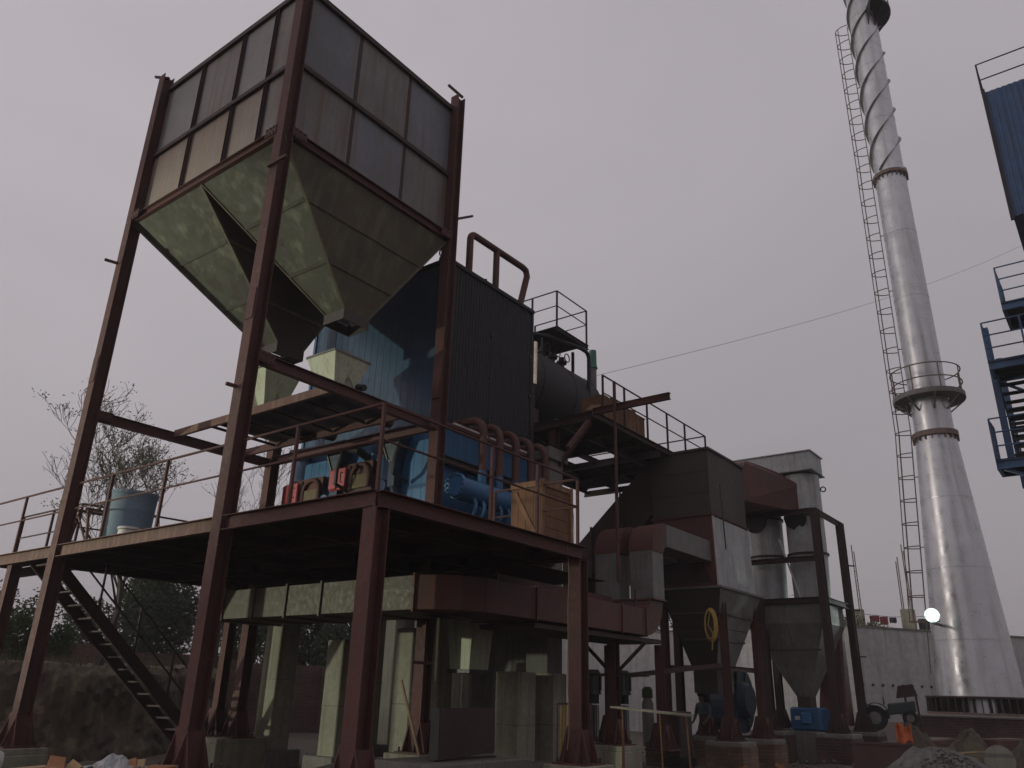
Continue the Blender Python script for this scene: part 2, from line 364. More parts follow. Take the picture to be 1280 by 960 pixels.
def embankment():
    # cut bank of raw earth behind the stair, running off to the left
    mb = MB(); line = [(-14, 19), (-8, 15.5), (-3, 12.2), (0, 10.4), (3, 9.2), (5.0, 9.0), (7.2, 10.2), (9, 13), (11, 16)]
    pts = []
    for i in range(len(line)-1):
        for k in range(36): t = k/36; pts.append((line[i][0]*(1-t)+line[i+1][0]*t, line[i][1]*(1-t)+line[i+1][1]*t))
    prof = [(-.5, 0), (-.25, .25), (-.05, .6), (.08, 1.0), (.15, 1.4), (.3, 1.75), (.6, 1.95), (1.2, 2.0), (2.5, 2.0), (6, 1.8), (14, 1.4), (30, .6), (60, -.3)]
    p2 = []
    for i in range(len(prof)-1):
        nsub = 4 if i < 8 else 2
        for k in range(nsub): t = k/nsub; p2.append((prof[i][0]*(1-t)+prof[i+1][0]*t, prof[i][1]*(1-t)+prof[i+1][1]*t))
    prof = p2+[prof[-1]]; m_ = len(prof)
    for i, (x, y) in enumerate(pts):
        e = min(1, i/26, (len(pts)-1-i)/31); h = .55+.45*e if i < 154 else max(.25, e)
        for k, (o, z) in enumerate(prof):
            w_ = hsh(x*1.5+o*.7, y*1.4+z*1.2)*.26 + hsh(x*4+z*3, y*4-z*2)*.10 + hsh(x*11+z*9, y*9+z*13)*.05
            dx, dy = .45, .89
            mb.v.append((x+dx*(o+w_), y+dy*(o+w_), z*h + (.10*hsh(x*1.9+o, y*2.3) if k > 0 else -.2)))
    for i in range(len(pts)-1):
        for k in range(m_-1): mb.f.append((i*m_+k, (i+1)*m_+k, (i+1)*m_+k+1, i*m_+k+1))
    return tag(obj('embankment', mb, EMBK, smooth=True), kind='structure')
embankment()
# ------------------------------------------------------------------ fuel bunker frame
Z_DECK = 3.95
Z_TIE = 6.6
COLW = .24
def gusset(par, x, y, z, s=1.0, material=OX):
    mb = MB()
    for d, pl in ((-.13, 0), (.13, 0)):
        mb.plate([(x+d, y-.28*s, z+.03), (x+d, y+.28*s, z+.03), (x+d, y+.13, z+.55*s), (x+d, y-.13, z+.55*s)], .016)
    for d in (-.128, .128):
        mb.plate([(x-.28*s, y+d, z+.03), (x-.13, y+d, z+.5*s), (x+.13, y+d, z+.5*s), (x+.28*s, y+d, z+.03)], .014)
    o = obj('base_gusset', mb, material, par)
    obj('base_plate', MB().box(x-.3*s, x+.3*s, y-.3*s, y+.3*s, z, z+.028), material, par)
    for a in (-1, 1):
        for b in (-1, 1):
            obj('anchor_bolt', MB().tube([(x+a*.24*s, y+b*.24*s, z+.02), (x+a*.24*s, y+b*.24*s, z+.1)], .018, 6), BLACK, par)
def column(par, x, y, z0, z1, w_=COLW, material=OX, gus=True, upv=(1, 0, 0)):
    c = obj('column', MB().ibeam((x, y, z0), (x, y, z1), w_, w_, .016, .012, upv), material, par)
    if gus: gusset(par, x, y, z0, 1.0, material)
    return c
FR = thing('bunker_frame', 'tall red oxide steel frame of four columns carrying the square fuel bunker', 'steel frame', (0, 0, 0))
XR, YL = 4.55, 5.2
cols = [(0, 0), (XR, 0), (0, YL), (4.4, YL)]
for i, (x, y) in enumerate(cols):
    column(FR, x, y, .5 if i in (0, 2) else .55, 15.0)
    obj('splice_plate', MB().box(x-.135, x-.122, y-.10, y+.10, 7.2, 7.75), OX, FR)
# ties
def tie(name, p0, p1, d_=.2, w_=.12, material=OX): return obj(name, MB().ibeam(p0, p1, d_, w_), material, FR)
tie('tie_beam', (.12, 0, Z_TIE), (XR-.12, 0, Z_TIE)); tie('tie_beam', (.12, YL, 6.55), (4.4-.12, YL, 6.55))
tie('tie_beam', (4.45, .12, 6.62), (4.4, YL-.12, 6.62))
# bunker seat beams
for p0, p1 in (((0, .12, 11.05), (0, YL-.12, 11.05)), ((.12, 0, 11.05), (XR-.12, 0, 11.05)), ((4.45, .12, 11.05), (4.45, YL-.12, 11.05)), ((.12, YL, 11.05), (4.3, YL, 11.05))):
    tie('seat_beam', p0, p1, .2, .14)
for x, y, z, sx, sy in ((0, 0, Z_TIE, 1, 0), (XR, 0, Z_TIE, -1, 0), (0, YL, 6.55, 1, 0), (0, 0, 11.05, 1, 0), (XR, 0, 11.05, -1, 0), (0, 0, 11.05, 0, 1), (0, YL, 11.05, 0, -1)):
    c0 = V((x+sx*.24, y+sy*.24, z)); off = V((0, -.13, 0)) if sx else V((-.13, 0, 0)); ax = V((abs(sx), abs(sy), 0))
    jp = obj('joint_plate', MB().plate([c0+off-ax*.16-V((0, 0, .095)), c0+off+ax*.16-V((0, 0, .095)), c0+off+ax*.16+V((0, 0, .095)), c0+off-ax*.16+V((0, 0, .095))], .014), OX, FR)
    for a in (-.1, 0, .1):
        for b in (-.055, .055): q = c0+off+ax*a+V((0, 0, b)); obj('bolt', MB().tube([q-off*.02, q+off*.22], .016, 6), OX, jp)
# stubs left on the columns by the erectors
for p0, p1 in (((0, YL-.1, 14.93), (-.12, YL+.35, 15.12)), ((XR+.05, -.1, 15.0), (XR-.25, .12, 15.28)), ((-.16, .10, 10.22), (-.16, -.42, 10.22)), ((XR+.1, -.1, 11.6), (XR+.62, -.1, 11.95)),
               ((-.14, YL-.02, 9.9), (-.4, YL+.05, 9.9)), ((XR, -.18, 2.05), (XR-.5, -.18, 2.05)), ((-.14, .0, 6.0), (-.32, .02, 6.0))):
    obj('erection_stub', MB().bar(p0, p1, .05, .05), OX, FR)
# feeder landing inside the frame
for x in (1.76, 3.5):
    obj('landing_edge', MB().chan((x, .07, 6.6), (x, YL-.07, 6.6), .16, .07), OXL if x < 2 else OX, FR)
for y in (1.0, 2.0, 3.0, 3.9):
    obj('landing_joist', MB().angle((1.8, y, 6.55), (3.48, y, 6.55), .06), OXD, FR)
for k in range(4):
    obj('landing_plate', MB().box(1.84, 3.49, .2+k*.93, .2+k*.93+.92, 6.655, 6.668), DARKST_SHADE, FR)

# ------------------------------------------------------------------ fuel bunker
BK = thing('fuel_bunker', 'open square grey plate fuel bunker with twin hoppers, raised on red steel columns', 'bunker', (2.27, 2.6, 11.1))
zb0, zb1, zbm = 11.15, 14.62, 12.74
XI, YI = .10, .10
ysp = [.13, .94, 2.06, 3.57, YL-.13]; xsp = [.13, 1.6, 3.08, XR-.13]
for i in range(4):
    for a, b in ((zb0, zbm), (zbm, zb1)):
        bow = random.uniform(-.008, .008)
        obj('panel', MB().box(XI+bow, XI+bow+.008, ysp[i]-.02, ysp[i+1]+.02, a, b), MILLW if (a == zb0 and i >= 1) else (MILL if i % 2 else MILL3), BK)
        obj('panel', MB().box(4.4, 4.408, ysp[i]-.02, ysp[i+1]+.02, a, b), MILL, BK)
for i in range(3):
    for a, b in ((zb0, zbm), (zbm, zb1)):
        bow = random.uniform(-.008, .008)
        obj('panel', MB().box(xsp[i]-.02, xsp[i+1]+.02, YI+bow, YI+bow+.008, a, b), MILL2 if (i+(a > 12)) % 2 else MILL3, BK)
        obj('panel', MB().box(xsp[i]-.02, xsp[i+1]+.02, YL-.11, YL-.102, a, b), MILL, BK)
for y in ysp[1:4]:
    for a, b in ((zb0+.08, zbm-.05), (zbm+.05, zb1-.06)):
        obj('stiffener', MB().chan((XI-.012, y+.04, a), (XI-.012, y+.04, b), .09, .05, .008, (0, 1, 0)), OXD, BK)
        obj('stiffener', MB().box(4.41, 4.47, y-.04, y+.04, a, b), OXD, BK)
for x in xsp[1:3]:
    for a, b in ((zb0+.08, zbm-.05), (zbm+.05, zb1-.06)):
        obj('stiffener', MB().chan((x-.04, YI-.012, a), (x-.04, YI-.012, b), .09, .05, .008, (1, 0, 0)), OXD, BK)
        obj('stiffener', MB().box(x-.04, x+.04, YL-.10, YL-.04, a, b), OXD, BK)
for z, h, nm in ((zbm, .1, 'girt'), (zb1, .12, 'top_rim')):
    obj(nm, MB().box(XI-.075, XI-.004, .13, YL-.13, z-h/2, z+h/2), OXD, BK)
    obj(nm, MB().box(.13, XR-.13, YI-.075, YI-.004, z-h/2, z+h/2), OXD, BK)
    obj(nm, MB().box(4.412, 4.48, .13, YL-.13, z-h/2, z+h/2), OXD, BK)
    obj(nm, MB().box(.13, XR-.2, YL-.098, YL-.03, z-h/2, z+h/2), OXD, BK)
# paint mark on a panel
mk = MB()
for k, (dx, dz, l, t) in enumerate(((0, 0, .10, .03), (.06, .05, .05, .09), (.14, .02, .09, .05), (.24, 0, .05, .1), (.30, -.02, .06, .05), (.10, -.08, .16, .035))):
    mk.box(2.55+dx, 2.55+dx+l, YI-.004, YI-.002, 12.45+dz, 12.45+dz+t)
obj('chalk_mark', mk, WHITEP, BK)
# twin hoppers; every sloping face is three welded strakes
def hopper(par, x0, x1, y0, y1, zt, ox0, ox1, oy0, oy1, zo, mats):
    top = [(x0, y0), (x1, y0), (x1, y1), (x0, y1)]; bot = [(ox0, oy0), (ox1, oy0), (ox1, oy1), (ox0, oy1)]
    cuts = [0, .34, .70, 1.0]
    for e in range(4):
        a, b = top[e], top[(e+1) % 4]; c, d = bot[(e+1) % 4], bot[e]
        for k in range(3):
            def L(p, q, t): return (p[0]+(q[0]-p[0])*t, p[1]+(q[1]-p[1])*t, zt+(zo-zt)*t)
            g = .004
            q = [L(a, d, cuts[k]+g), L(b, c, cuts[k]+g), L(b, c, cuts[k+1]-g), L(a, d, cuts[k+1]-g)]
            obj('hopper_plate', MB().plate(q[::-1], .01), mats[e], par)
            if k:
                p0, p1 = V(L(a, d, cuts[k])), V(L(b, c, cuts[k])); n_ = (p1-p0).cross(V(L(a, d, 1))-V(L(a, d, 0))).normalized()
                p0 += (p1-p0)*.02; p1 -= (p1-p0)*.02
                obj('stiffening_strip', MB().bar(p0-n_*.012, p1-n_*.012, .075, .03, n_), HOPD if e != 3 else HOPS, par)
    # corner angles and outlet collar
    for e in range(4):
        p0 = V((*top[e], zt)); p1 = V((*bot[e], zo))
        obj('corner_angle', MB().bar(p0, p1, .05, .05), HOPD, par)
    mb = MB(); t = .01; zc0 = zo-.22
    mb.box(ox0-.03, ox1+.03, oy0-.03, oy0-.03+t, zc0, zo); mb.box(ox0-.03, ox1+.03, oy1+.03-t, oy1+.03, zc0, zo)
    mb.box(ox0-.03, ox0-.03+t, oy0-.02, oy1+.02, zc0, zo); mb.box(ox1+.03-t, ox1+.03, oy0-.02, oy1+.02, zc0, zo)
    obj('outlet_collar', mb, DARKST_SHADE, par)
hopper(BK, .0, 4.45, .0, 2.58, 10.94, 2.40, 3.02, .72, 1.26, 8.62, [HOPD, HOPD, HOPD, HOP])
hopper(BK, .0, 4.45, 2.62, 5.2, 10.94, 2.45, 3.10, 2.85, 3.45, 8.45, [DARKST_SHADE, HOPD, HOPD, HOP])  # far hopper's near face: shade put in as a darker plate colour

# ------------------------------------------------------------------ operating deck
DK = thing('operating_deck', 'red oxide steel operating deck on columns under the fuel bunker', 'platform', (2.4, 1.7, 0))
YP, XQ, YF = -3.3, 4.78, 6.7
for x, y, z in ((0.0, YP+.02, .45), (XQ-.1, YP+.02, .58)):
    column(DK, x+.02, y, z, Z_DECK-.24, .24)
column(DK, .05, 7.1, .3, Z_DECK-.24, .2)
column(DK, 4.4, 5.95, .55, Z_DECK-.24, .2)
def beam(p0, p1, d_=.22, w_=.1, mt=OX, nm='edge_beam'): return obj(nm, MB().chan(p0, p1, d_, w_), mt, DK)
zc = Z_DECK-.12
fs = [(-3.3, -.13), (.13, YL-.13), (YL+.13, 9.8)]
for a, b in fs: obj('edge_beam', MB().chan((-.02, b, zc), (-.02, a, zc), .22, .09), OXL if a > 0 else OX, DK)  # beams left of the middle column: lamplight put in as paler red oxide
beam((0, YP, zc), (XQ, YP, zc)); beam((XQ, YP, zc), (XQ, .3, zc))
beam((9.0, -1.4, zc-.3), (4.9, -1.4, zc-.3), .2, .09)
for x in (1.0,):
    beam((x, 6.75, zc), (x, 9.8, zc), .2, .08, OXD, 'joist')
for k in range(7):
    y = -2.4+k*1.5; beam((.1, y, zc-.01), (8.8 if y > -.5 else XQ-.05, y, zc-.01), .19, .07, OXD, 'joist')
for x in (1.6, 3.2, 4.6, 6.2): beam((x, -3.2 if x < 4.7 else .3, zc-.02), (x, YF, zc-.02), .17, .06, OXD, 'joist')
beam((.1, YF, zc), (8.8, YF, zc), .22, .09, OXD)
nx, ny = 5, 7
for i in range(nx):
    for j in range(ny):
        x0 = .06+i*1.19; y0 = YP+.04+j*1.42
        if i == 4 and j == 0: y0 += .5
        obj('deck_plate', MB().box(x0, x0+1.183, y0, y0+1.413-(.5 if i == 4 and j == 0 else 0), Z_DECK-.008, Z_DECK), OXD, DK)
for i in range(2): obj('deck_plate', MB().box(6.02+i*1.4, 7.415+i*1.4, -1.4, YF, Z_DECK-.008, Z_DECK), OXD, DK)
obj('deck_plate', MB().box(.06, 1.0, 6.72, 9.8, Z_DECK-.008, Z_DECK), OXD, DK)

def handrail(name, label, pts, posts, zf, mt=OX, h=1.18, r=.022, mids=(.58,), group='platform handrails'):
    t = thing(name, label, 'handrail', (*posts[0], zf), group)
    for p in posts: obj('post', MB().bar((p[0], p[1], zf), (p[0], p[1], zf+h), .045, .045, (1, 0, 0)), mt, t)
    for i in range(len(pts)-1):
        a, b = pts[i], pts[i+1]
        obj('top_rail', MB().tube([(a[0], a[1], zf+h), (b[0], b[1], zf+h)], r, 8), mt, t, True)
        for q in mids: obj('mid_rail', MB().tube([(a[0], a[1], zf+h*q), (b[0], b[1], zf+h*q)], r*.8, 8), mt, t, True)
    return t
handrail('handrail', 'rust brown handrail along the left deck edge, in front of the blue barrel', [(.03, -3.25), (.03, -.14)], [(.03, y) for y in (-3.25, -1.48)], Z_DECK)
handrail('handrail', 'handrail between the two left bunker columns, in front of the blue barrel', [(.03, .14), (.03, YL-.14)], [(.03, y) for y in (1.95, 3.78)], Z_DECK)['label'] = 'handrail between the two left bunker columns, in front of the blue barrel'
handrail('handrail', 'handrail at far left of the deck, beyond the leftmost column', [(.03, YL+.14), (.03, 9.7)], [(.03, y) for y in (7.27, 9.7)], Z_DECK)
handrail('handrail', 'handrail on the right deck edge crossing in front of the wooden crate', [(.06, -3.25), (XQ-.04, -3.25), (XQ-.04, -1.4)], [(2.34, -3.25), (3.53, -3.25), (XQ-.04, -3.25), (XQ-.04, -1.4)], Z_DECK)
handrail('handrail', 'thin dark handrail on the far side of the deck behind the barrel', [(1.0, 9.7), (1.0, 6.9), (3.6, 6.65)], [(1.0, 9.7), (1.0, 8.2), (1.0, 6.9), (3.6, 6.65)], Z_DECK, OXD)
for o in COL.objects:
    if o.get('label', '').startswith('rust brown handrail along'): o['label'] = 'handrail along the left deck edge in front of the two red fire doors'

# ------------------------------------------------------------------ stair to the deck
ST = thing('staircase', 'dark steel open tread staircase rising to the deck at the left', 'staircase', (4.1, 6.0, .2))
sx0, sz0, sx1, sz1 = 3.95, .3, .12, 3.75
for y in (5.62, 6.38): obj('stringer', MB().chan((sx0, y, sz0), (sx1, y, sz1), .22, .06, .01, (0, 0, 1)), OXD, ST)
nt_ = 15
for k in range(nt_):
    t = (k+.5)/nt_; x = sx0+(sx1-sx0)*t; z = sz0+(sz1-sz0)*t
    obj('tread', MB().box(x-.12, x+.12, 5.66, 6.36, z+.02, z+.05), OXD, ST)
for y in (5.6,):
    for dz in (.5, 1.0): obj('rail', MB().tube([(sx0, y, sz0+dz), (sx1+.2, y, sz1-.18+dz)], .02, 8), OXD, ST)
    for k in range(5):
        t = .04+k*.23; x = sx0+(sx1-sx0)*t; z = sz0+(sz1-sz0)*t; obj('baluster', MB().bar((x, y, z), (x, y, z+1.0), .035, .035, (1, 0, 0)), OXD, ST)

# ------------------------------------------------------------------ feeders over the landing
def feeder(x0, x1, y0, y1, zt, label):
    t = thing('feed_hopper', label, 'hopper', ((x0+x1)/2, (y0+y1)/2, 6.67), 'feed hoppers under the bunker')
    cx, cy = (x0+x1)/2, (y0+y1)/2; top = [(x0, y0), (x1, y0), (x1, y1), (x0, y1)]; b = .2; bot = [(cx-b, cy-b), (cx+b, cy-b), (cx+b, cy+b), (cx-b, cy+b)]
    for e in range(4):
        a, c = top[e], top[(e+1) % 4]; d, f = bot[(e+1) % 4], bot[e]
        obj('side_plate', MB().plate([(*f, 6.95), (*d, 6.95), (*c, zt), (*a, zt)], .01), CREAM, t)
    mb = MB()
    for e in range(4): mb.bar((*top[e], zt), (*top[(e+1) % 4], zt), .04, .04)
    obj('rim_angle', mb, GALVD, t)
    obj('throat', MB().box(cx-.22, cx+.22, cy-.22, cy+.22, 6.67, 6.95), BLACK, t)
    obj('vibrator', MB().tube([(cx+.32, y0-.04, 7.15), (cx+.32, y0+.16, 7.2)], .07, 12), BLACK, t, True)
    obj('bracket', MB().bar((cx+.1, y0+.02, 7.05), (cx+.02, y0+.1, 7.3), .03, .03), GALVD, t)
    return t
feeder(2.3, 3.22, .72, 1.58, 7.72, 'pale green feed hopper nearer the camera, in front of the blue boiler wall')
feeder(2.25, 3.15, 2.85, 3.7, 7.85, 'pale green feed hopper partly hidden behind the middle bunker column')
def chute(cx, cy, fy, label):
    t = thing('feed_chute', label, 'chute', (4.7, fy, 5.2), 'feed chutes to the furnace front')
    obj('screw_conveyor', MB().tube([(cx, cy, 6.86), (4.55, fy, 6.98)], .13, 14), DARKST_SHADE, t, True)
    obj('funnel', MB().loft([(4.72, fy-.11, 6.15), (4.95, fy-.11, 6.15), (4.95, fy+.11, 6.15), (4.72, fy+.11, 6.15)], [(4.62, fy-.36, 6.85), (4.95, fy-.36, 6.85), (4.95, fy+.36, 6.85), (4.62, fy+.36, 6.85)]), NAVY, t)
    obj('spout', MB().bar((4.84, fy, 6.16), (4.84, fy, 5.6), .2, .22), NAVY, t)
    obj('elbow', MB().tube([(4.84, fy, 5.62), (4.85, fy-.03, 5.5), (4.95, fy-.05, 5.42)], .10, 12), NAVY, t, True)
    obj('cover_strip', MB().bar((4.61, fy+.34, 6.8), (4.70, fy+.12, 6.2), .05, .02), CREAM, t)
    obj('air_hose', MB().tube([(4.5, fy-.45, 6.5), (4.4, fy-.42, 6.1), (4.5, fy-.3, 5.8), (4.9, fy-.3, 5.7)], .045, 8), BLACK, t, True)
chute(2.76, 1.15, 1.45, 'dark funnel chute on the blue furnace front, right of the red doors')
chute(2.7, 3.25, 3.25, 'dark funnel chute on the blue furnace front, between the red doors')

# ------------------------------------------------------------------ boiler
BO = thing('boiler', 'big boiler casing with blue clad front and charcoal ribbed side wall', 'boiler', (6.9, 2.9, Z_DECK))
def sheet(p0, p1, z0, z1, nrm, pitch, depth, rib=.4):
    """trapezoid ribbed sheet from p0 to p1 in plan, ribs stand out along nrm"""
    p0, p1, nrm = V((*p0, 0)), V((*p1, 0)), V((*nrm, 0)); L_ = (p1-p0).length; d = (p1-p0)/L_; n = max(1, round(L_/pitch)); pt = L_/n
    prof = [(0, 0)]
    for k in range(n):
        b = k*pt; e = pt*rib/2; s_ = min(pt*.12, depth)
        prof += [(b+pt/2-e-s_, 0), (b+pt/2-e, depth), (b+pt/2+e, depth), (b+pt/2+e+s_, 0)]
    prof.append((L_, 0)); mb = MB(); m_ = len(prof)
    for z in (z0, z1):
        for a, o in prof: mb.v.append(tuple(p0+d*a+nrm*o+V((0, 0, z))))
    mb.f = [(i, i+1, m_+i+1, m_+i) for i in range(m_-1)]
    b = len(mb.v)
    for z in (z0, z1): mb.v += [tuple(p0-nrm*.03+V((0, 0, z))), tuple(p1-nrm*.03+V((0, 0, z)))]
    mb.f += [(b, b+2, b+3, b+1)]
    return mb
bx0, bx1, by0, by1 = 5.35, 8.75, .75, 5.35
for k in range(4):
    a = bx0+(bx1-bx0)*k/4; b = bx0+(bx1-bx0)*(k+1)/4
    for z0, z1 in ((6.9, 9.1), (9.08, 11.12)):
        obj('side_sheet', sheet((a+.003, by0-(.004 if z0 > 8 else 0)), (b-.003, by0-(.004 if z0 > 8 else 0)), z0, z1, (0, -1), .107, .016), CHAR, BO)
for k in range(5):
    a = by0+(by1-by0)*k/5; b = by0+(by1-by0)*(k+1)/5
    obj('front_sheet', sheet((bx0, b-.003), (bx0, a+.003), 6.9, 11.12, (-1, 0), .23, .005, .10), BLUE_SHADE, BO)  # shadow on the upper front put into a darker blue
obj('casing_core', MB().box(bx0+.04, bx1, by0+.04, by1, 6.9, 11.10), CHAR, BO)
obj('roof_edge', MB().box(bx0-.05, bx1+.05, by0-.06, by1+.05, 11.105, 11.2), CHAR, BO)
for x, y in ((bx0, by0), (bx1, by0), (bx0, by1)):
    obj('corner_trim', MB().box(x-.04, x+.04, y-.04, y+.04, 6.9, 11.1), CHAR if x > 6 else BLUED, BO)
obj('glint_pipe', MB().tube([(8.86, .72, 9.1), (8.86, .72, 10.3)], .075, 16), GLINT, BO, True); obj('corner_trim', MB().tube([(8.86, .78, 7.0), (8.86, .78, 9.1)], .07, 14), OXD, BO, True)  # pale chrome stretch stands in for a lamp's glint on the trim
for k in range(9):
    obj('sheet_bolt', MB().tube([(bx0+.1+(k % 3)*1.6, by0-.06, 7.6+k//3*1.1), (bx0+.1+(k % 3)*1.6, by0, 7.6+k//3*1.1)], .04, 6), BLACK, BO)
# lower furnace casing
lx0, lx1, ly0, ly1 = 5.0, 8.7, .42, 5.12
for k in range(4):
    a = lx0+(lx1-lx0)*k/4; b = lx0+(lx1-lx0)*(k+1)/4
    obj('furnace_side_sheet', sheet((a+.004, ly0), (b-.004, ly0), Z_DECK, 6.9, (0, -1), .31, .012, .12), BLUED, BO)
for k in range(6):
    a = ly0+(ly1-ly0)*k/6; b = ly0+(ly1-ly0)*(k+1)/6
    obj('furnace_front_sheet', sheet((lx0, b-.004), (lx0, a+.004), Z_DECK, 6.9, (-1, 0), .26, .006, .10), BLUE, BO)
obj('furnace_core', MB().box(lx0+.04, lx1, ly0+.04, ly1, Z_DECK+.01, 6.89), BLUED, BO)
obj('ledge_flashing', MB().box(lx0-.06, lx1+.04, ly0-.08, by0-.05, 6.9, 6.98), DUCT, BO)
for a, b in ((5.45, 6.6), (6.7, 7.5), (7.65, 8.3)):
    obj('insulation_strip', MB().bar((a, ly0-.02, 7.0), (b, ly0-.02, 7.0), .1, .06), WHITE, BO)
obj('buckstay', MB().ibeam((lx0, ly0-.1, 6.12), (lx1, ly0-.1, 6.12), .18, .12), BLACK, BO)
# header along the side with bolted end and bent tubes
HD = obj('header', MB().tube([(4.98, -.22, 5.42), (8.5, -.22, 5.42)], .24, 24), BLUED, BO, True)
obj('end_flange', MB().tube([(4.90, -.22, 5.46), (4.98, -.22, 5.46)], .25, 28), BLUE, HD, True)
bolt = None
for k in range(14):
    a = 2*math.pi*k/14; p = V((4.86, -.22+.22*math.cos(a), 5.46+.22*math.sin(a)))
    obj('flange_bolt', MB().tube([p, p+V((.06, 0, 0))], .028, 6), BLUED, HD)
for k in range(11):
    x = 5.35+k*.28
    obj('riser_tube', MB().tube([(x, -.36, 5.25)] + arc((x, -.1, 5.1), .33, math.pi*.95, math.pi*1.5, (0, 1, 0), (0, 0, 1), 6) + [(x, .45, 4.72)], .035, 8), BLUED, BO, True)
obj('header_saddle', MB().box(5.0, 8.4, -.3, .35, 4.3, 4.75), BLACK, BO)
obj('lower_skirt', MB().box(5.0, 8.5, -.15, .38, 3.97, 4.3), NAVY, BO)
obj('yellow_edge', MB().bar((1.9, -3.2, Z_DECK+.02), (2.3, -3.2, Z_DECK+.02), .05, .03), ROPE, DK)
# five over-bent pipes
for x in (5.82, 6.40, 7.0, 7.57, 8.15):
    pts = [(x, -.16, 5.6), (x, -.16, 6.75)] + arc((x, .17, 6.8), .33, math.pi, math.pi/2, (0, 1, 0), (0, 0, 1), 8) + [(x, .74, 7.13)]
    P_ = obj('bent_pipe', MB().tube(pts, .085, 14), DUCT, BO, True)
    obj('nozzle', MB().tube([(x, -.16, 5.55), (x, -.16, 5.95)], .1, 14), BLUED, P_, True)
    obj('pipe_collar', MB().tube([(x, .66, 7.13), (x, .74, 7.13)], .12, 14), CHAR, P_, True)
# fire doors on the front
def fire_door(y, z):
    d = obj('fire_door', MB().box(4.86, 4.97, y-.62, y+.62, z-.30, z+.36), DUCT, BO)
    obj('door_leaf', MB().box(4.70, 4.76, y+.08, y+.60, z-.25, z+.26), RED, d, bevel=.02)
    obj('door_leaf', MB().box(4.66, 4.70, y+.34, y+.58, z-.22, z+.22), RED, d, bevel=.01)
    obj('hinge', MB().tube([(4.80, y+.04, z-.28), (4.80, y+.04, z+.30)], .03, 8), OXD, d)
    mb = MB().tube([(4.82, y-.56, z-.25)] + arc((4.82, y-.28, z+.02), .28, math.pi, 0, (0, 1, 0), (0, 0, 1), 10) + [(4.82, y-.0, z-.25)], .055, 8)
    obj('arch_frame', mb, DUCT, d, True)
    obj('lining', MB().box(4.80, 4.855, y-.5, y-.06, z-.24, z+.06), FIREB, d)
    obj('handle', MB().tube([(4.66, y+.12, z-.1), (4.60, y+.12, z-.1), (4.60, y+.12, z+.12), (4.66, y+.12, z+.12)], .014, 6), BLACK, d)
    obj('inspection_port', MB().tube([(4.80, y-.95, z-.22), (4.96, y-.95, z-.22)], .09, 14), NAVY, d, True)
fire_door(4.45, 5.82); fire_door(2.80, 5.97)
for y, z in ((3.6, 5.55), (1.75, 5.65), (2.0, 6.55), (4.6, 6.75)):
    mb = MB().tube([(4.78, y, z), (4.99, y, z)], .1, 14); mb.tube([(4.74, y, z), (4.78, y, z)], .14, 14)
    obj('peep_hole', mb, BLUED, BO, True)
obj('front_pipe', MB().tube([(4.7, 4.9, 6.85), (4.6, 3.9, 6.75), (4.55, 3.0, 6.7), (4.6, 2.4, 6.5), (4.9, 2.4, 6.4)], .09, 10), CHAR, BO, True)
# clutter along the roof edge
for k in range(12):
    x = 5.5+k*.27; y = .82+random.uniform(0, .15)
    obj('roof_lug', MB().tube([(x, y, 11.2), (x+random.uniform(-.05, .05), y, 11.2+random.uniform(.05, .14))], random.uniform(.04, .08), 8), CHAR, BO)
obj('roof_header', MB().tube([(5.4, 1.0, 11.30), (8.7, 1.0, 11.30)], .11, 12), INSUL, BO, True)
obj('hand_wheel', MB().tube(arc((5.42, 1.0, 11.5), .12, 0, 2*math.pi, (0, 1, 0), (0, 0, 1), 12), .02, 6), BLACK, BO)
obj('hand_wheel', MB().tube(arc((5.32, .75, 11.38), .1, 0, 2*math.pi, (1, 0, 0), (0, 0, 1), 12), .02, 6), BLACK, BO)
# big vent pipe loop on the roof
lp = [(6.16, .8, 11.2), (6.16, .8, 12.12)] + arc((6.34, .8, 12.14), .18, math.pi, math.pi/2, (1, 0, 0), (0, 0, 1), 6) + [(8.35, .8, 12.36), (8.5, .8, 12.33), (8.56, .8, 12.18), (8.3, .82, 11.2)]
LP_ = obj('vent_pipe', MB().tube(lp, .088, 14), DUCT, BO, True)
obj('branch_pipe', MB().tube([(7.22, .8, 11.2), (7.22, .8, 12.3)], .085, 14), DUCT, LP_, True)

# steam drum behind, with valves
SD = thing('steam_drum', 'dark grey horizontal steam drum behind the charcoal boiler wall', 'steam drum', (10.9, 2.05, 8.1))
mb = MB().tube([(8.78, 2.05, 9.62), (12.6, 2.05, 9.62)], 1.15, 40)
dome(mb, (12.6, 2.05, 9.62), (1, 0, 0), 1.15, .45, 40)
obj('shell', mb, INSUL, SD, True)
for x in (9.6, 11.2, 12.5): obj('lagging_band', MB().tube([(x, 2.05, 9.62), (x+.05, 2.05, 9.62)], 1.162, 40), CHAR, SD, True)
obj('manhole', MB().tube([(12.9, 2.05, 9.62), (13.25, 2.05, 9.62)], .42, 24), NAVY, SD, True)
obj('manhole_cover', MB().tube([(13.25, 2.05, 9.62), (13.33, 2.05, 9.62)], .5, 24), NAVY, SD, True)
for x in (9.6, 12.0): obj('saddle', MB().box(x-.15, x+.15, 1.2, 2.9, 8.1, 8.75), OXD, SD)
for x in (10.6, 11.1, 11.6):
    v = obj('valve', MB().tube([(x, 1.7, 10.6), (x, 1.7, 11.05)], .09, 10), BLACK, SD, True)
    obj('valve_flange', MB().tube([(x, 1.7, 10.85), (x, 1.7, 10.92)], .16, 12), BLACK, v)
    obj('hand_wheel', MB().tube(arc((x, 1.5, 11.0), .13, 0, 2*math.pi, (1, 0, 0), (0, 0, 1), 12), .018, 6), BLACK, v)
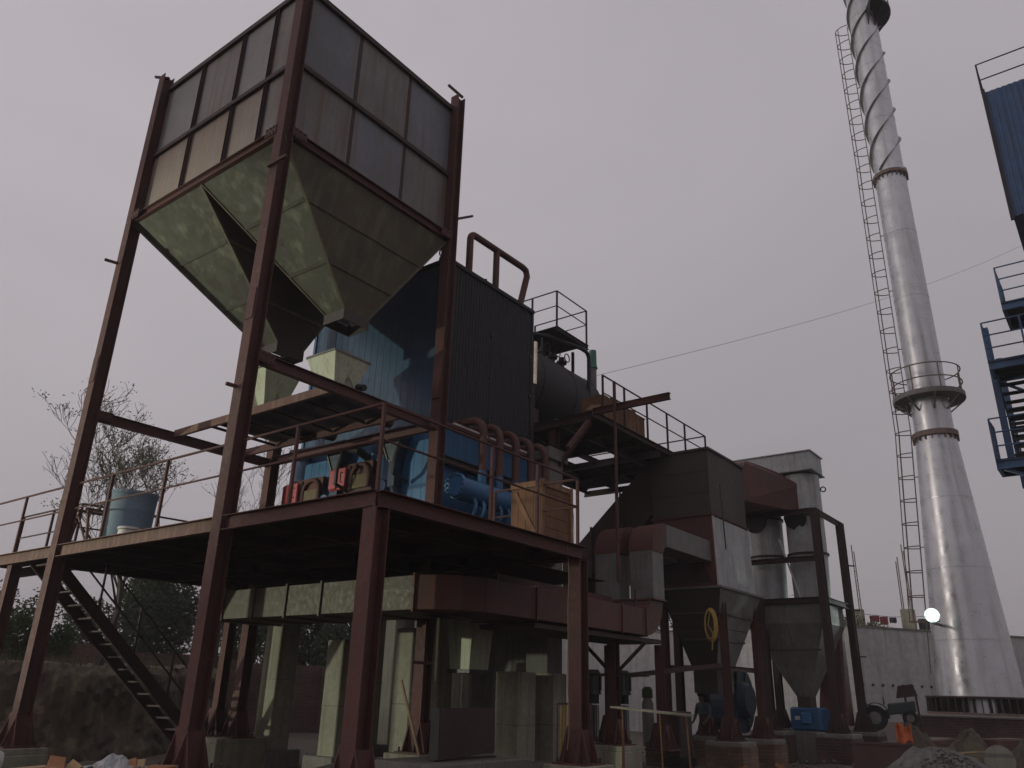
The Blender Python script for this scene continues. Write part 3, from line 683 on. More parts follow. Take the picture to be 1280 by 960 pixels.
obj('steam_pipe', MB().tube([(9.2, 1.35, 10.9), (10.2, 1.2, 11.1), (11.5, .95, 11.15)] + arc((11.75, .95, 10.95), .2, math.pi/2, 0, (1, 0, 0), (0, 0, 1), 6) + [(11.95, .95, 8.2)], .06, 10), CHAR, SD, True)
sv = obj('safety_valve', MB().tube([(12.75, 1.3, 10.35), (12.75, 1.3, 11.0)], .11, 12), GALVD, SD, True)
obj('bonnet', MB().tube([(12.75, 1.3, 11.0), (12.75, 1.3, 11.12), (12.75, 1.3, 11.6)], [.15, .12, .11], 12), GREEN, sv, True)
TP = thing('drum_platform', 'small railed access platform above the dark steam drum', 'platform', (11.1, 2, 11.3))
for i in range(2): obj('plate', MB().box(10.3+i*.83, 11.125+i*.83, 1.0, 3.0, 11.40, 11.43), CHAR, TP)
for y in (1.0, 2.95): obj('edge_angle', MB().chan((10.28, y, 11.34), (11.97, y, 11.34), .14, .05), CHAR, TP)
for x in (10.32, 11.92): obj('leg', MB().bar((x, 1.5, 10.4), (x, 1.5, 11.3), .07, .07, (1, 0, 0)), CHAR, TP)
handrail('handrail', 'dark box shaped handrail on top of the boiler beside the vent pipe', [(10.34, 2.95), (10.34, 1.02), (11.94, 1.02), (11.94, 2.95)], [(10.34, 1.9), (10.34, 1.02), (11.94, 1.02), (11.94, 2.95)], 11.43, CHAR, 1.15, .02)

# ------------------------------------------------------------------ rear platform
RP = thing('rear_platform', 'rear steel platform behind the boiler, seen from below, open joists', 'platform', (12.2, 1.3, 8.0))
for y in (-1.0, .1, 1.2, 2.3, 3.4): obj('joist', MB().chan((8.9, y, 7.98), (15.7, y, 7.98), .16, .07), GALVD if y < 1.0 and y > 0 else OXD, RP)
for x in (8.9, 10.2, 11.4, 12.6, 13.8, 15.7): obj('cross_beam', MB().ibeam((x, -.95, 7.9), (x, 3.5, 7.9), .18, .09), OXD if x != 12.6 else GALVD, RP)
for k in range(5):
    for j in range(3):
        if (k, j) in ((2, 1),): continue
        obj('floor_plate', MB().box(8.95+k*1.35, 8.95+k*1.35+1.34, -.95+j*1.48, -.95+j*1.48+1.47, 8.07, 8.078), CHAR, RP)
obj('cantilever_beam', MB().ibeam((8.9, -3.1, 8.02), (8.9, -1.05, 8.02), .16, .1), OX, RP)
for x in (9.05, 15.5):
    obj('leg', MB().ibeam((x, .2, .0), (x, .2, 7.8), .2, .2), OXD, RP)
obj('knee_brace', MB().bar((9.0, -.9, 7.8), (9.0, .15, 6.7), .09, .09), OX, RP)
obj('knee_brace', MB().bar((8.95, -.9, 7.85), (8.0, -.9, 6.9), .09, .09), OX, RP)
obj('hanger_pole', MB().tube([(8.72, -1.75, 3.9), (8.72, -1.75, 8.6)], .04, 10), OX, RP)
handrail('handrail', 'long handrail on the rear platform running right of the crate', [(9.5, -.97), (15.65, -.97), (15.65, 3.4)], [(x, -.97) for x in (9.5, 10.6, 11.85, 13.05, 14.2, 15.65)]+[(15.65, 1.2)], 8.08, OXD, 1.12)
# plank box on it
BX = thing('plank_crate', 'long weathered plank crate on the rear platform behind the handrail', 'crate', (10.4, -.4, 8.08))
for k in range(9):
    x = 9.75+k*.24; h = random.uniform(.60, .72)
    obj('plank', MB().box(x, x+.225+random.uniform(-.02, .01), -.86, -.835, 8.09, 8.09+h), WOOD, BX)
    if k % 2 == 0: obj('plank', MB().box(x, x+.4, -.80, -.2, 8.76, 8.78), WOOD, BX)
for z in (8.14, 8.62): obj('batten', MB().box(9.75, 11.88, -.832, -.80, z, z+.07), WOOD, BX)
obj('end_board', MB().box(9.72, 9.745, -.86, -.2, 8.09, 8.75), WOOD, BX)
obj('scrap', MB().bar((9.9, -.6, 8.82), (10.6, -.4, 8.95), .16, .09), BLACK, BX)
obj('scrap', MB().bar((10.2, -.7, 8.80), (10.9, -.5, 8.88), .25, .1), DARKST_SHADE, BX)
obj('scrap', MB().bar((9.3, -.75, 8.12), (9.9, -.6, 8.5), .3, .25), WOOD, BX)
# masonry stack under the rear platform
PL = thing('concrete_column', 'tall grey concrete column standing between the boiler and the rear platform', 'column', (8.9, -.2, 0))
obj('shaft', MB().box(8.55, 9.15, .0, .6, 0, 6.9), CONCD, PL, bevel=.02); obj('corbel', MB().box(8.45, 9.25, -.1, .7, 6.9, 7.2), CONCD, PL, bevel=.02)

# wooden crate on the deck
CR = thing('wooden_crate', 'brown wooden crate standing on the deck at the right end', 'crate', (5.1, -1.7, Z_DECK))
for o_ in (0,):
    x0, x1, y0, y1, z0, z1 = 4.70, 5.70, -2.5, -1.82, Z_DECK, 5.22
    n = 4
    for k in range(n):
        a = y0+(y1-y0)*k/n
        obj('board', MB().box(x0, x0+.02, a+.004, a+(y1-y0)/n-.004, z0+.03, z1), WOOD, CR)
    for k in range(6):
        a = z0+(z1-z0)*k/6; obj('board', MB().box(x0+.05, x1, y0, y0+.02, a+.004, a+(z1-z0)/6-.004), WOOD, CR)
    for z in (z0+.1, z1-.12): obj('batten', MB().box(x0-.025, x0-.001, y0, y1, z, z+.1), WOODB, CR)
    for x in (x0-.005, x1-.08): obj('batten', MB().box(x, x+.09, y0-.03, y0-.003, z0, z1+.02), WOODB, CR)
    obj('batten', MB().box(x0+.1, x1-.1, y0-.03, y0-.003, z1-.1, z1), WOODB, CR)
    obj('core', MB().box(x0+.03, x1-.02, y0+.03, y1-.02, z0+.02, z1-.01), WOOD, CR)
    obj('brace', MB().bar((x0-.012, y0+.1, z0+.25), (x0-.012, y1-.1, z1-.2), .02, .08), WOODB, CR)

# things on the left of the deck
BR = thing('blue_barrel', 'faded blue plastic barrel standing on the deck', 'barrel', (.95, 4.75, Z_DECK))
prof = [(0, .37), (.04, .39), (.35, .40), (.38, .405), (.41, .40), (.72, .41), (.75, .417), (.78, .412), (1.02, .42), (1.05, .43), (1.08, .42)]
obj('body', MB().tube([(.95, 4.75, Z_DECK+z) for z, _ in prof], [r*1.12 for _, r in prof], 28), DRUMB, BR, True)
obj('rim', MB().disc_ring((.95, 4.75), .42, .485, Z_DECK+1.06, Z_DECK+1.11, 28), DRUMB, BR)
tag(obj('white_pot', MB().tube([(.35, 3.45, Z_DECK), (.35, 3.45, Z_DECK+.02), (.35, 3.45, Z_DECK+.17), (.35, 3.45, Z_DECK+.18), (.35, 3.45, Z_DECK+.22)], [.17, .19, .17, .2, .19], 20), WHITE, smooth=True, loc=(.35, 3.45, Z_DECK)), 'small white pot on the deck edge beside the blue barrel', 'pot')
tag(obj('paint_tin', MB().tube([(.3, 5.75, Z_DECK), (.3, 5.75, Z_DECK+.2), (.3, 5.75, Z_DECK+.21)], [.15, .14, .11], 16), WHITE, smooth=True, loc=(.3, 5.75, Z_DECK)), 'pale tin on the deck at the foot of the steel trestle', 'tin')
TR = thing('steel_trestle', 'small rusty steel trestle on the deck left of the blue barrel', 'trestle', (.7, 5.5, Z_DECK))
for x in (.45, 1.0):
    for y in (5.15, 5.95): obj('leg', MB().bar((x, y, Z_DECK), (x, 5.55+(y-5.55)*.45, Z_DECK+.78), .045, .045), OXL, TR)
    obj('brace', MB().bar((x, 5.2, Z_DECK+.1), (x, 5.75, Z_DECK+.7), .03, .03), OXL, TR)
obj('top_bar', MB().bar((.4, 5.4, Z_DECK+.8), (1.05, 5.4, Z_DECK+.8), .05, .05), OXL, TR); obj('top_bar', MB().bar((.4, 5.72, Z_DECK+.8), (1.05, 5.72, Z_DECK+.8), .05, .05), OXL, TR)
obj('spout_pipe', MB().tube([(.7, 5.5, Z_DECK+.83), (.6, 5.2, Z_DECK+.92), (.55, 4.85, Z_DECK+.84)], .03, 8), OXL, TR, True)

# ------------------------------------------------------------------ hot air duct under the deck
AD = thing('air_duct', 'long rectangular duct under the deck, grey on the left turning red oxide', 'duct', (3.5, 1, 2.8))
d0, d1 = 2.83, 3.39
W_ = 1.45
def dseg(nm, a, b, c, d, mt): return obj(nm, MB().loft([(*a, d0), (*b, d0), (*c, d0), (*d, d0)], [(*a, d1), (*b, d1), (*c, d1), (*d, d1)]), mt, AD, bevel=.006)
ysg = [4.95, 4.2, 3.2, 2.2, 1.2, .1, -1.15]
for k in range(6):
    dseg('duct_section', (3.0, ysg[k]-.006), (3.0, ysg[k+1]+.006), (3+W_, ysg[k+1]+.006), (3+W_, ysg[k]-.006), AGED)
    y = ysg[k+1]
    obj('flange', MB().box(2.965, 3+W_+.03, y-.02, y+.02, d0-.035, d1+.035), AGED if k < 5 else DUCT, AD)
dseg('elbow_section', (3.0, -1.17), (3.12, -1.5), (3+W_, -.5), (3+W_, -.45), DUCT)
dseg('elbow_section', (3.12, -1.5), (3.42, -1.84), (3+W_+.1, -.45), (3+W_, -.5), DUCT)
dseg('elbow_section', (3.42, -1.84), (3.85, -2.0), (3+W_+.2, -.5), (3+W_+.1, -.45), DUCT)
xsg = [3.86, 5.3, 6.9, 8.4, 9.45]
for k in range(4):
    dseg('duct_section', (xsg[k], -2.0), (xsg[k+1]-.01, -2.0), (xsg[k+1]-.01, -.5), (xsg[k], -.5), DUCT)
    obj('flange', MB().box(xsg[k+1]-.02, xsg[k+1]+.015, -2.03, -.47, d0-.03, d1+.03), DUCT, AD)
# end sweep turning up into twin risers
sw = []
n = 7
for i in range(n+1):
    a = math.pi/2*i/n; sw.append((9.46+.82*math.sin(a), d0+.82-.82*math.cos(a)))
inn = [(9.46+.26*math.sin(math.pi/2*i/n), d1+.26-.26*math.cos(math.pi/2*i/n)) for i in range(n+1)]
mb = MB(); prof = sw+inn[::-1]
nn = len(prof); mb.v = [(x, -2.0, z) for x, z in prof]+[(x, -.5, z) for x, z in prof]
for i in range(nn): mb.f.append((i, (i+1) % nn, nn+(i+1) % nn, nn+i))
for s_ in (0, nn):
    for i in range(n): mb.f.append((s_+i, s_+i+1, s_+nn-2-i, s_+nn-1-i))
obj('sweep_elbow', mb, DUCT, AD, True)
for y0, y1, nm in ((-2.08, -1.45, 'near'), (-1.18, -.52, 'far')):
    obj('riser', MB().box(9.73, 10.28, y0+.02, y1-.02, 3.66, 4.72), GALVD, AD, bevel=.006)
    obj('riser_flange', MB().box(9.70, 10.31, y0-.01, y1+.01, 3.62, 3.66), OXL, AD)
    # top elbow towards the heater
    o_ = [(10.45-.72*math.cos(math.pi/2*i/n), 4.72+.72*math.sin(math.pi/2*i/n)) for i in range(n+1)]
    q_ = [(10.45-.17*math.cos(math.pi/2*i/n), 4.72+.17*math.sin(math.pi/2*i/n)) for i in range(n+1)]
    mb = MB(); prof = o_+q_[::-1]; nn = len(prof); mb.v = [(x, y0, z) for x, z in prof]+[(x, y1, z) for x, z in prof]
    for i in range(nn): mb.f.append((i, (i+1) % nn, nn+(i+1) % nn, nn+i))
    for s_ in (0, nn):
        for i in range(n): mb.f.append((s_+i, s_+i+1, s_+nn-2-i, s_+nn-1-i))
    obj('riser_elbow', mb, DUCT, AD, True)
    obj('heater_branch', MB().box(10.47, 12.98, y0, y1, 4.90, 5.43), GALVD, AD, bevel=.006)
for x in (6.3, 8.9):
    obj('hanger', MB().bar((x, -2.05, d1), (x, -2.05, Z_DECK-.2), .03, .03, (1, 0, 0)), OXD, AD)
obj('support_shelf', MB().box(5.4, 10.35, -1.9, -.6, 2.70, 2.79), OXD, AD)

# frame under the duct
DF = thing('duct_stand', 'red oxide stand with crossed braces under the right end of the duct', 'steel frame', (9.1, -1.3, 0))
for x, y in ((9.1, -1.36), (10.25, -.6)):
    column(DF, x, y, .62, 2.68, .2)
column(DF, 10.4, -1.8, .5, 2.68, .16)
obj('cross_bar', MB().bar((9.1, -2.2, 2.0), (9.1, -.6, 2.0), .08, .06), OXD, DF)
obj('brace', MB().bar((9.1, -1.36, 1.98), (9.1, -2.15, 2.66), .06, .06), OXD, DF); obj('brace', MB().bar((9.1, -1.36, 1.98), (9.3, -.5, 2.66), .06, .06), OXD, DF)
obj('cross_bar', MB().bar((9.85, -1.36, 2.02), (12.9, -2.2, 2.35), .1, .1), OXD, DF)

# ------------------------------------------------------------------ air heater tower
AH = thing('air_heater', 'boxy air heater tower of dark plate and galvanised sheet on red legs', 'air heater', (14.2, -1.3, 0))
ax0, ax1, ay0, ay1 = 13.0, 15.45, -2.15, -.42
obj('upper_casing', MB().box(ax0, ax1, ay0, ay1, 6.14, 7.98), DARKST_SHADE, AH, bevel=.01)
obj('top_rim', MB().box(ax0-.05, ax1+.05, ay0-.05, ay1+.05, 7.93, 7.99), DARKST_SHADE, AH)
for z in (6.75, 7.35): obj('casing_seam', MB().box(ax0-.008, ax0-.001, ay0+.02, ay1-.02, z, z+.03), DARKST_SHADE, AH)
obj('lower_casing', MB().loft([(ax0-.02, -2.2, 4.28), (ax1+.1, -2.2, 4.28), (ax1+.1, -.7, 4.28), (ax0-.02, -.7, 4.28)], [(ax0-.03, -2.17, 6.12), (ax1+.02, -2.17, 6.12), (ax1+.02, -.45, 6.12), (ax0-.03, -.45, 6.12)]), DUCT, AH, bevel=.01)
obj('joint_flange', MB().box(ax0-.07, ax1+.06, ay0-.06, ay1+.04, 6.115, 6.16), OX, AH)
for k in range(2):
    obj('galvanised_panel', MB().plate([(ax0+.1+k*1.2, -2.215, 4.32), (ax0+1.28+k*1.2, -2.215, 4.32), (ax0+1.28+k*1.15, -2.185, 6.08), (ax0+.07+k*1.17, -2.185, 6.08)], .012), GALV, AH)
obj('corner_angle', MB().bar((ax0+.02, -2.21, 4.3), (ax0, -2.18, 6.1), .07, .03), WHITE, AH)
obj('recess_plate', MB().plate([(ax0-.045, -2.1, 4.38), (ax0-.045, -.72, 4.38), (ax0-.045, -.72, 5.15), (ax0-.045, -1.3, 5.25), (ax0-.045, -1.75, 4.9)], .012), OXD, AH)
# bottom hopper
hz0, hz1 = 2.25, 4.22
HB = [(ax0+.65, -1.75), (ax1-.75, -1.75), (ax1-.75, -1.1), (ax0+.65, -1.1)]; HT = [(ax0-.1, -2.3), (ax1+.2, -2.3), (ax1+.2, -.6), (ax0-.1, -.6)]
for e in range(4):
    a, b = HT[e], HT[(e+1) % 4]; c, d = HB[(e+1) % 4], HB[e]
    for k in range(2):
        t0, t1 = (0, .48) if k == 0 else (.485, 1)
        def L(p, q, t): return (p[0]+(q[0]-p[0])*t, p[1]+(q[1]-p[1])*t, hz1+(hz0-hz1)*t)
        obj('hopper_plate', MB().plate([L(a, d, t1), L(b, c, t1), L(b, c, t0), L(a, d, t0)], .012), GALVD if e in (0,) else DARKST_SHADE, AH)
obj('hopper_rim', MB().box(ax0-.16, ax1+.26, -2.36, -.54, hz1, hz1+.05), GALVD, AH)
for k, t in enumerate((.3, .62)):
    a = V((HT[0][0]+(HB[0][0]-HT[0][0])*t-.02, HT[0][1]+(HB[0][1]-HT[0][1])*t-.02, hz1+(hz0-hz1)*t)); b = V((HT[3][0]+(HB[3][0]-HT[3][0])*t-.02, HT[3][1]+(HB[3][1]-HT[3][1])*t, a.z)); c = V((HT[1][0]+(HB[1][0]-HT[1][0])*t, a.y, a.z))
    obj('rib_angle', MB().bar(a, b, .04, .06), DARKST_SHADE, AH); obj('rib_angle', MB().bar(a, c, .04, .06), DARKST_SHADE, AH)
obj('ash_spout', MB().box(ax0+.65, ax1-.75, -1.75, -1.1, 1.7, hz0), DARKST_SHADE, AH)
for x, y in ((ax0+.3, -2.15), (ax1+.0, -2.15), (ax0+.2, -.55), (ax1, -.6)):
    column(AH, x, y, .62, 4.2, .17, OX)
obj('leg_tie', MB().chan((ax0+.3, -2.1, 2.3), (ax1, -2.1, 2.3), .12, .06), OX, AH); obj('leg_tie', MB().chan((ax0+.25, -2.1, 2.3), (ax0+.2, -.6, 2.3), .12, .06), OX, AH)
# sloping gas duct from the boiler into the tower
SG = obj('gas_duct', MB().loft([(13.02, ay1+.01, 6.3), (15.2, ay1+.01, 6.3), (15.2, ay1+.01, 7.9), (13.02, ay1+.01, 7.9)], [(13.02, 2.6, 3.9), (15.2, 2.6, 3.9), (15.2, 2.6, 5.2), (13.02, 2.6, 5.2)]), OXD, AH, bevel=.01)
for t in (.33, .66):
    y = ay1+(2.6-ay1)*t; obj('duct_flange', MB().bar((12.98, y, 6.3-2.4*t-.03), (12.98, y, 7.9-2.7*t+.03), .05, .05, (0, 1, 0)), OXD, SG)
obj('rod', MB().tube([(13.0, -2.45, 6.9), (13.1, -2.45, 5.2)], .018, 6), BLACK, AH)
# red oxide swan neck to the cyclones
mb = MB(); cen = (16.1, 7.55); o_ = [(cen[0]-.65, 7.0), (cen[0]-.65, 7.5)]+[(cen[0]-.65*math.cos(math.pi/2*i/6)+.1, 7.5+.85*math.sin(math.pi/2*i/6)) for i in range(1, 7)]+[(17.4, 8.25), (18.5, 8.0)]
q_ = [(18.5, 7.15), (17.5, 7.1), (16.6, 6.95)]
prof = o_+q_; nn = len(prof); mb.v = [(x, -2.1-.75*max(0, (x-16.2)/2.3), z) for x, z in prof]+[(x, -.7, z) for x, z in prof]
mb.f = [(i, (i+1) % nn, nn+(i+1) % nn, nn+i) for i in range(nn)]+[tuple(range(nn))[::-1], tuple(range(nn, 2*nn))]
obj('neck_duct', mb, DUCT, AH)

# ------------------------------------------------------------------ cyclones
def cyclone(x, y, r, label):
    t = thing('cyclone', label, 'cyclone', (x, y, 4.4), 'twin dust cyclones')
    for z0, z1 in ((7.05, 8.35), (5.85, 7.03), (4.45, 5.83)):
        obj('barrel', MB().tube([(x, y, z0), (x, y, z1)], [r*(1 if z0 > 5 else .93), r], 28), GALV, t, True)
    for z in (7.04, 5.84): obj('flange', MB().disc_ring((x, y), r-.01, r+.05, z-.03, z+.03, 28), OXD, t)
    obj('lifting_eye', MB().tube(arc((x+.1, y-r-.08, 7.9), .08, 0, 2*math.pi, (0, 1, 0), (0, 0, 1), 10), .02, 6), OXD, t)
    obj('inlet', MB().tube([(x-.1, y+.1, 7.0), (x-.62, y+.1, 6.9)], .34, 18), BLACK, t, True)
    return t
cyclone(18.9, -2.75, .58, 'nearer galvanised cyclone barrel, right of the red neck duct')
cyclone(18.9, -1.45, .55, 'farther galvanised cyclone barrel half hidden by the air heater')
OB = thing('outlet_box', 'pale galvanised box duct lying across the tops of the twin cyclones', 'duct', (18.9, -2.1, 8.36))
obj('body', MB().box(18.25, 19.45, -3.32, -.75, 8.42, 9.02), GALV, OB, bevel=.01)
obj('top_flange', MB().box(18.2, 19.5, -3.37, -.7, 9.02, 9.05), GALV, OB); obj('bottom_flange', MB().box(18.2, 19.5, -3.37, -.7, 8.39, 8.42), GALVD, OB)
obj('lid', MB().tube([(18.8, -2.6, 9.05), (18.8, -2.6, 9.12)], .38, 20), GALVD, OB)
CF = thing('support_tower', 'dark red frame of steel columns and hopper carrying the twin cyclones', 'steel tower', (19, -2.2, 0))
for x, y, zz in ((18.1, -1.42, 4.5), (18.0, -3.35, 7.1), (20.6, -3.35, 7.1), (20.4, -.9, 7.0)):
    column(CF, x, y, .75, zz, .22, OXD)
for p0, p1 in (((18.0, -3.35, 7.05), (18.0, -.9, 7.05)), ((18.0, -3.35, 7.05), (20.6, -3.35, 7.05)), ((18.0, -3.35, 4.4), (20.6, -3.35, 4.4)), ((18.1, -3.35, 4.4), (18.1, -.7, 4.4)), ((18.0, -3.3, 5.6), (18.0, -.9, 5.6))):
    obj('beam', MB().ibeam(p0, p1, .16, .1), OXD, CF)
for k in range(4):
    z = 1.5+k*1.4; obj('climbing_bolt', MB().bar((20.6, -3.45, z), (20.75, -3.62, z), .04, .04), OXD, CF)
obj('diagonal_rod', MB().tube([(18.25, -2.1, 6.3), (18.25, -2.6, 4.45)], .03, 8), WHITE, CF)
CH = thing('dust_hopper', 'dull grey tapered dust hopper hanging below the twin cyclones', 'hopper', (19, -2.2, 1.6))
T_ = [(18.15, -3.2), (20.3, -3.2), (20.3, -.9), (18.15, -.9)]; B_ = [(18.8, -2.4), (19.3, -2.4), (19.3, -2.0), (18.8, -2.0)]
for e in range(4):
    a, b = T_[e], T_[(e+1) % 4]; c, d = B_[(e+1) % 4], B_[e]
    obj('side_plate', MB().plate([(*a, 3.75), (*b, 3.75), (*b, 4.32), (*a, 4.32)], .012), GALVD, CH)
    obj('cone_plate', MB().plate([(*d, 1.7), (*c, 1.7), (*b, 3.74), (*a, 3.74)], .012), GALVD, CH)
mb = MB()
for e in range(4): mb.bar((*T_[e], 4.34), (*T_[(e+1) % 4], 4.34), .1, .06)
obj('rim', mb, GALVD, CH)
obj('rib', MB().bar((18.4, -3.0, 3.0), (18.4, -1.1, 3.0), .05, .05), DARKST_SHADE, CH)
obj('spout', MB().box(18.8, 19.3, -2.4, -2.0, 1.25, 1.7), DARKST_SHADE, CH)
FD = thing('fan_duct', 'dark red sheet duct dropping from the cyclones to the blue fan', 'duct', (21, -2.6, 1))
obj('drop', MB().loft([(20.0, -3.0, .9), (20.9, -3.0, .9), (20.9, -2.2, .9), (20.0, -2.2, .9)], [(20.0, -3.1, 4.0), (20.5, -3.1, 4.0), (20.5, -2.6, 4.0), (20.0, -2.6, 4.0)]), DUCT, FD)

# ------------------------------------------------------------------ blue fan set
FN = thing('blower_fan', 'dark blue blower fan with casing and motor behind the tower legs', 'fan', (19.5, 0.2, .2))
mb = MB()
pr = [(18.7+1.0*math.cos(a)*.95, 1.55+.95*math.sin(a)) for a in [math.pi*2*i/28 for i in range(28)]]
mb.v = [(x, -.35, z) for x, z in pr]+[(x, .35, z) for x, z in pr]
mb.f = [(i, (i+1) % 28, 28+(i+1) % 28, 28+i) for i in range(28)]+[tuple(range(28))[::-1], tuple(range(28, 56))]
obj('casing', mb, NAVY, FN); obj('outlet', MB().box(17.75, 18.35, -.35, .35, 1.6, 2.55), NAVY, FN, bevel=.01)
obj('inlet_cone', MB().tube([(18.7, -.36, 1.55), (18.7, -.6, 1.55)], [.55, .45], 24), NAVY, FN, True)
obj('base', MB().box(17.7, 19.7, -.5, .5, .2, .55), BLACK, FN)
for k in range(5): obj('stiffener', MB().bar((18.7+.95*math.cos(k*1.25), -.37, 1.55+.95*math.sin(k*1.25)), (18.7+.55*math.cos(k*1.25), -.37, 1.55+.55*math.sin(k*1.25)), .04, .03), NAVY, FN)
MO = thing('fan_motor', 'bright blue electric motor box near the right cyclone leg', 'motor', (19.6, -2.4, .5))
obj('body', MB().box(18.75, 19.6, -2.65, -1.75, .75, 1.4), BLUED, MO, bevel=.06)
obj('base_block', MB().box(18.65, 19.7, -2.75, -1.65, -.1, .745), CONCD, MO, bevel=.02); obj('terminal_box', MB().box(18.68, 18.75, -2.4, -2.1, .95, 1.25), BLUE, MO, bevel=.02)
obj('name_plate', MB().box(18.735, 18.745, -2.05, -1.9, 1.05, 1.15), WHITE, MO)
for k in range(6): obj('cooling_fin', MB().box(18.9+k*.11, 18.93+k*.11, -2.7, -2.65, .8, 1.35), BLUED, MO)
tag(obj('control_box', MB().box(19.9, 20.1, .9, 1.4, 1.7, 2.6), BLUED, loc=(20, 1.1, 1.7), bevel=.02), 'tall blue panel standing between the tower leg and the cyclone hopper', 'panel')

# ------------------------------------------------------------------ pumps
def pump(x, y, label):
    t = thing('vertical_pump', label, 'pump', (x, y, .3), 'vertical pumps')
    obj('base', MB().box(x-.25, x+.25, y-.25, y+.25, .3, .45), BLACK, t)
    for k in range(8):
        a = 2*math.pi*k/8; obj('tie_rod', MB().tube([(x+.15*math.cos(a), y+.15*math.sin(a), .45), (x+.15*math.cos(a), y+.15*math.sin(a), 1.35)], .022, 6), BLACK if k % 3 else GALV, t)
    obj('barrel', MB().tube([(x, y, .45), (x, y, 1.35)], .115, 16), GALVD, t, True)
    obj('lantern', MB().box(x-.1, x+.1, y-.14, y+.14, 1.38, 1.62), BLACK, t)
    obj('motor', MB().tube([(x, y, 1.6), (x, y, 1.66), (x, y, 2.12), (x, y, 2.2)], [.24, .22, .22, .17], 20), BLACK, t, True)
    for k in range(12):
        a = 2*math.pi*k/12; obj('cooling_fin', MB().bar((x+.22*math.cos(a), y+.22*math.sin(a), 1.7), (x+.22*math.cos(a), y+.22*math.sin(a), 2.1), .012, .05, (math.cos(a), math.sin(a), 0)), BLACK, t)
pump(12.0, .98, 'black vertical multistage pump on the left, behind the braced stand')
pump(12.55, .42, 'black vertical multistage pump on the right, behind the braced stand')
RD = thing('filter_vessel', 'small dull vessel with green cap right of the two pumps', 'vessel', (13.3, -.05, .3))
obj('body', MB().tube([(13.1, -.02, .4), (13.1, -.02, 1.4), (13.1, -.02, 1.55)], [.15, .15, .1], 18), CONCD, RD, True); obj('cap', MB().tube([(13.1, -.02, 1.55), (13.1, -.02, 1.75), (13.1, -.02, 1.82)], [.14, .14, .08], 16), LEAF2, RD, True)
WB = thing('switch_cabinet', 'dark reddish steel cabinet standing behind the bench plank', 'cabinet', (13.2, -.6, .2))
obj('body', MB().box(12.6, 13.3, -1.15, -.75, .2, 1.25), OXD, WB, bevel=.02); obj('door', MB().box(12.585, 12.598, -1.12, -.78, .25, 1.2), OXD, WB); obj('plinth', MB().box(12.55, 13.35, -1.2, -.7, .0, .2), BLACK, WB)

# bench of a pale plank on poles
BN = thing('plank_bench', 'pale plank laid on thin poles in front of the brick pedestals', 'bench', (8, -3.3, 0))
def at_px(d, px):   # plan point at distance d from the camera for an image column (horizontal bearing)
    a = HEAD - math.atan((px-640)/995.34*math.cos(PITCH)*1.045); return (-6.83+d*math.cos(a), -10.668+d*math.sin(a))
p0 = V((*at_px(15.2, 772), 1.40)); p1 = V((*at_px(14.2, 862), 1.32))
obj('plank', MB().bar(p0, p1, .22, .03), CONC, BN)
for t, q in ((.12, .02), (.12, -.06), (.62, .05), (.95, .12)):
    b = p0.lerp(p1, t); obj('pole', MB().tube([b+V((0, 0, -.02)), V((b.x+q, b.y, 0))], .013, 6), WOODB, BN)

# ------------------------------------------------------------------ pedestals and pillars
def pedestal(x, y, z1, s, label, mt=CONC, nm='pedestal', grp='column pedestals'):
    t = thing(nm, label, 'pedestal', (x, y, 0), grp)
    obj('block', MB().box(x-s, x+s, y-s, y+s, -.2, z1-.1), mt, t, bevel=.015)
    obj('cap', MB().box(x-s+.02, x+s-.02, y-s+.02, y+s-.02, z1-.1, z1), CONC if mt is CONC else CONCD, t, bevel=.01)
pedestal(0, 0, .5, .42, 'low concrete pedestal under the middle bunker column, foreground')
pedestal(0, YL, .5, .42, 'concrete pedestal at the foot of the leftmost bunker column')
pedestal(XR, 0, .55, .45, 'concrete pedestal under the right bunker column, below the duct')
pedestal(4.4, YL+.35, .55, .62, 'pale concrete pedestal carrying two close red columns')
pedestal(.02, YP+.02, .45, .42, 'concrete pedestal under the deck corner column, nearest the camera')
pedestal(XQ-.08, YP+.02, .58, .42, 'concrete pedestal under the deck column at the right corner')
pedestal(.05, 7.1, .3, .4, 'concrete pedestal at far left under the deck column')
pedestal(9.1, -1.36, .62, .42, 'pale concrete pedestal under the cross braced duct stand')
pedestal(10.25, -.6, .62, .36, 'grey block pedestal behind the plank bench', CONCD)
pedestal(ax0+.3, -2.15, .62, .48, 'tan brick pedestal under the front leg of the air heater', BRICKY, 'brick_pedestal')
pedestal(ax1, -2.15, .62, .45, 'tan brick pedestal under the second front leg of the air heater', BRICKY, 'brick_pedestal')
pedestal(ax0+.2, -.55, .62, .45, 'tan brick pedestal under the back leg of the air heater', BRICKY, 'brick_pedestal')
pedestal(ax1, -.6, .62, .42, 'brick pedestal under the hidden rear leg of the air heater', BRICKY, 'brick_pedestal')
for (x, y), l in (((18.1, -1.42), 'left front'), ((18.0, -3.35), 'right front'), ((20.6, -3.35), 'right rear'), ((20.4, -.9), 'left rear')):
    pedestal(x, y, .75, .5, 'red brick pedestal under the %s cyclone frame column' % l, BRICKR, 'brick_pedestal')
def pillar(x, y, s, z1, label, cut=None):
    t = thing('concrete_pillar', label, 'pillar', (x+s/2, y+s/2, 0), 'boiler foundation pillars')
    obj('shaft', MB().box(x, x+s, y, y+s, -.2, z1), CONC, t, bevel=.02)
    obj('pad', MB().box(x-.2, x+s+.2, y-.2, y+s+.2, -.2, .28), CONCD, t, bevel=.02)
    obj('form_line', MB().box(x-.004, x+s+.004, y-.004, y+s+.004, z1*.48, z1*.48+.02), CONCD, t)
pillar(5.2, 5.1, .56, 3.6, 'tall concrete pillar lit from the left, leftmost under the deck')
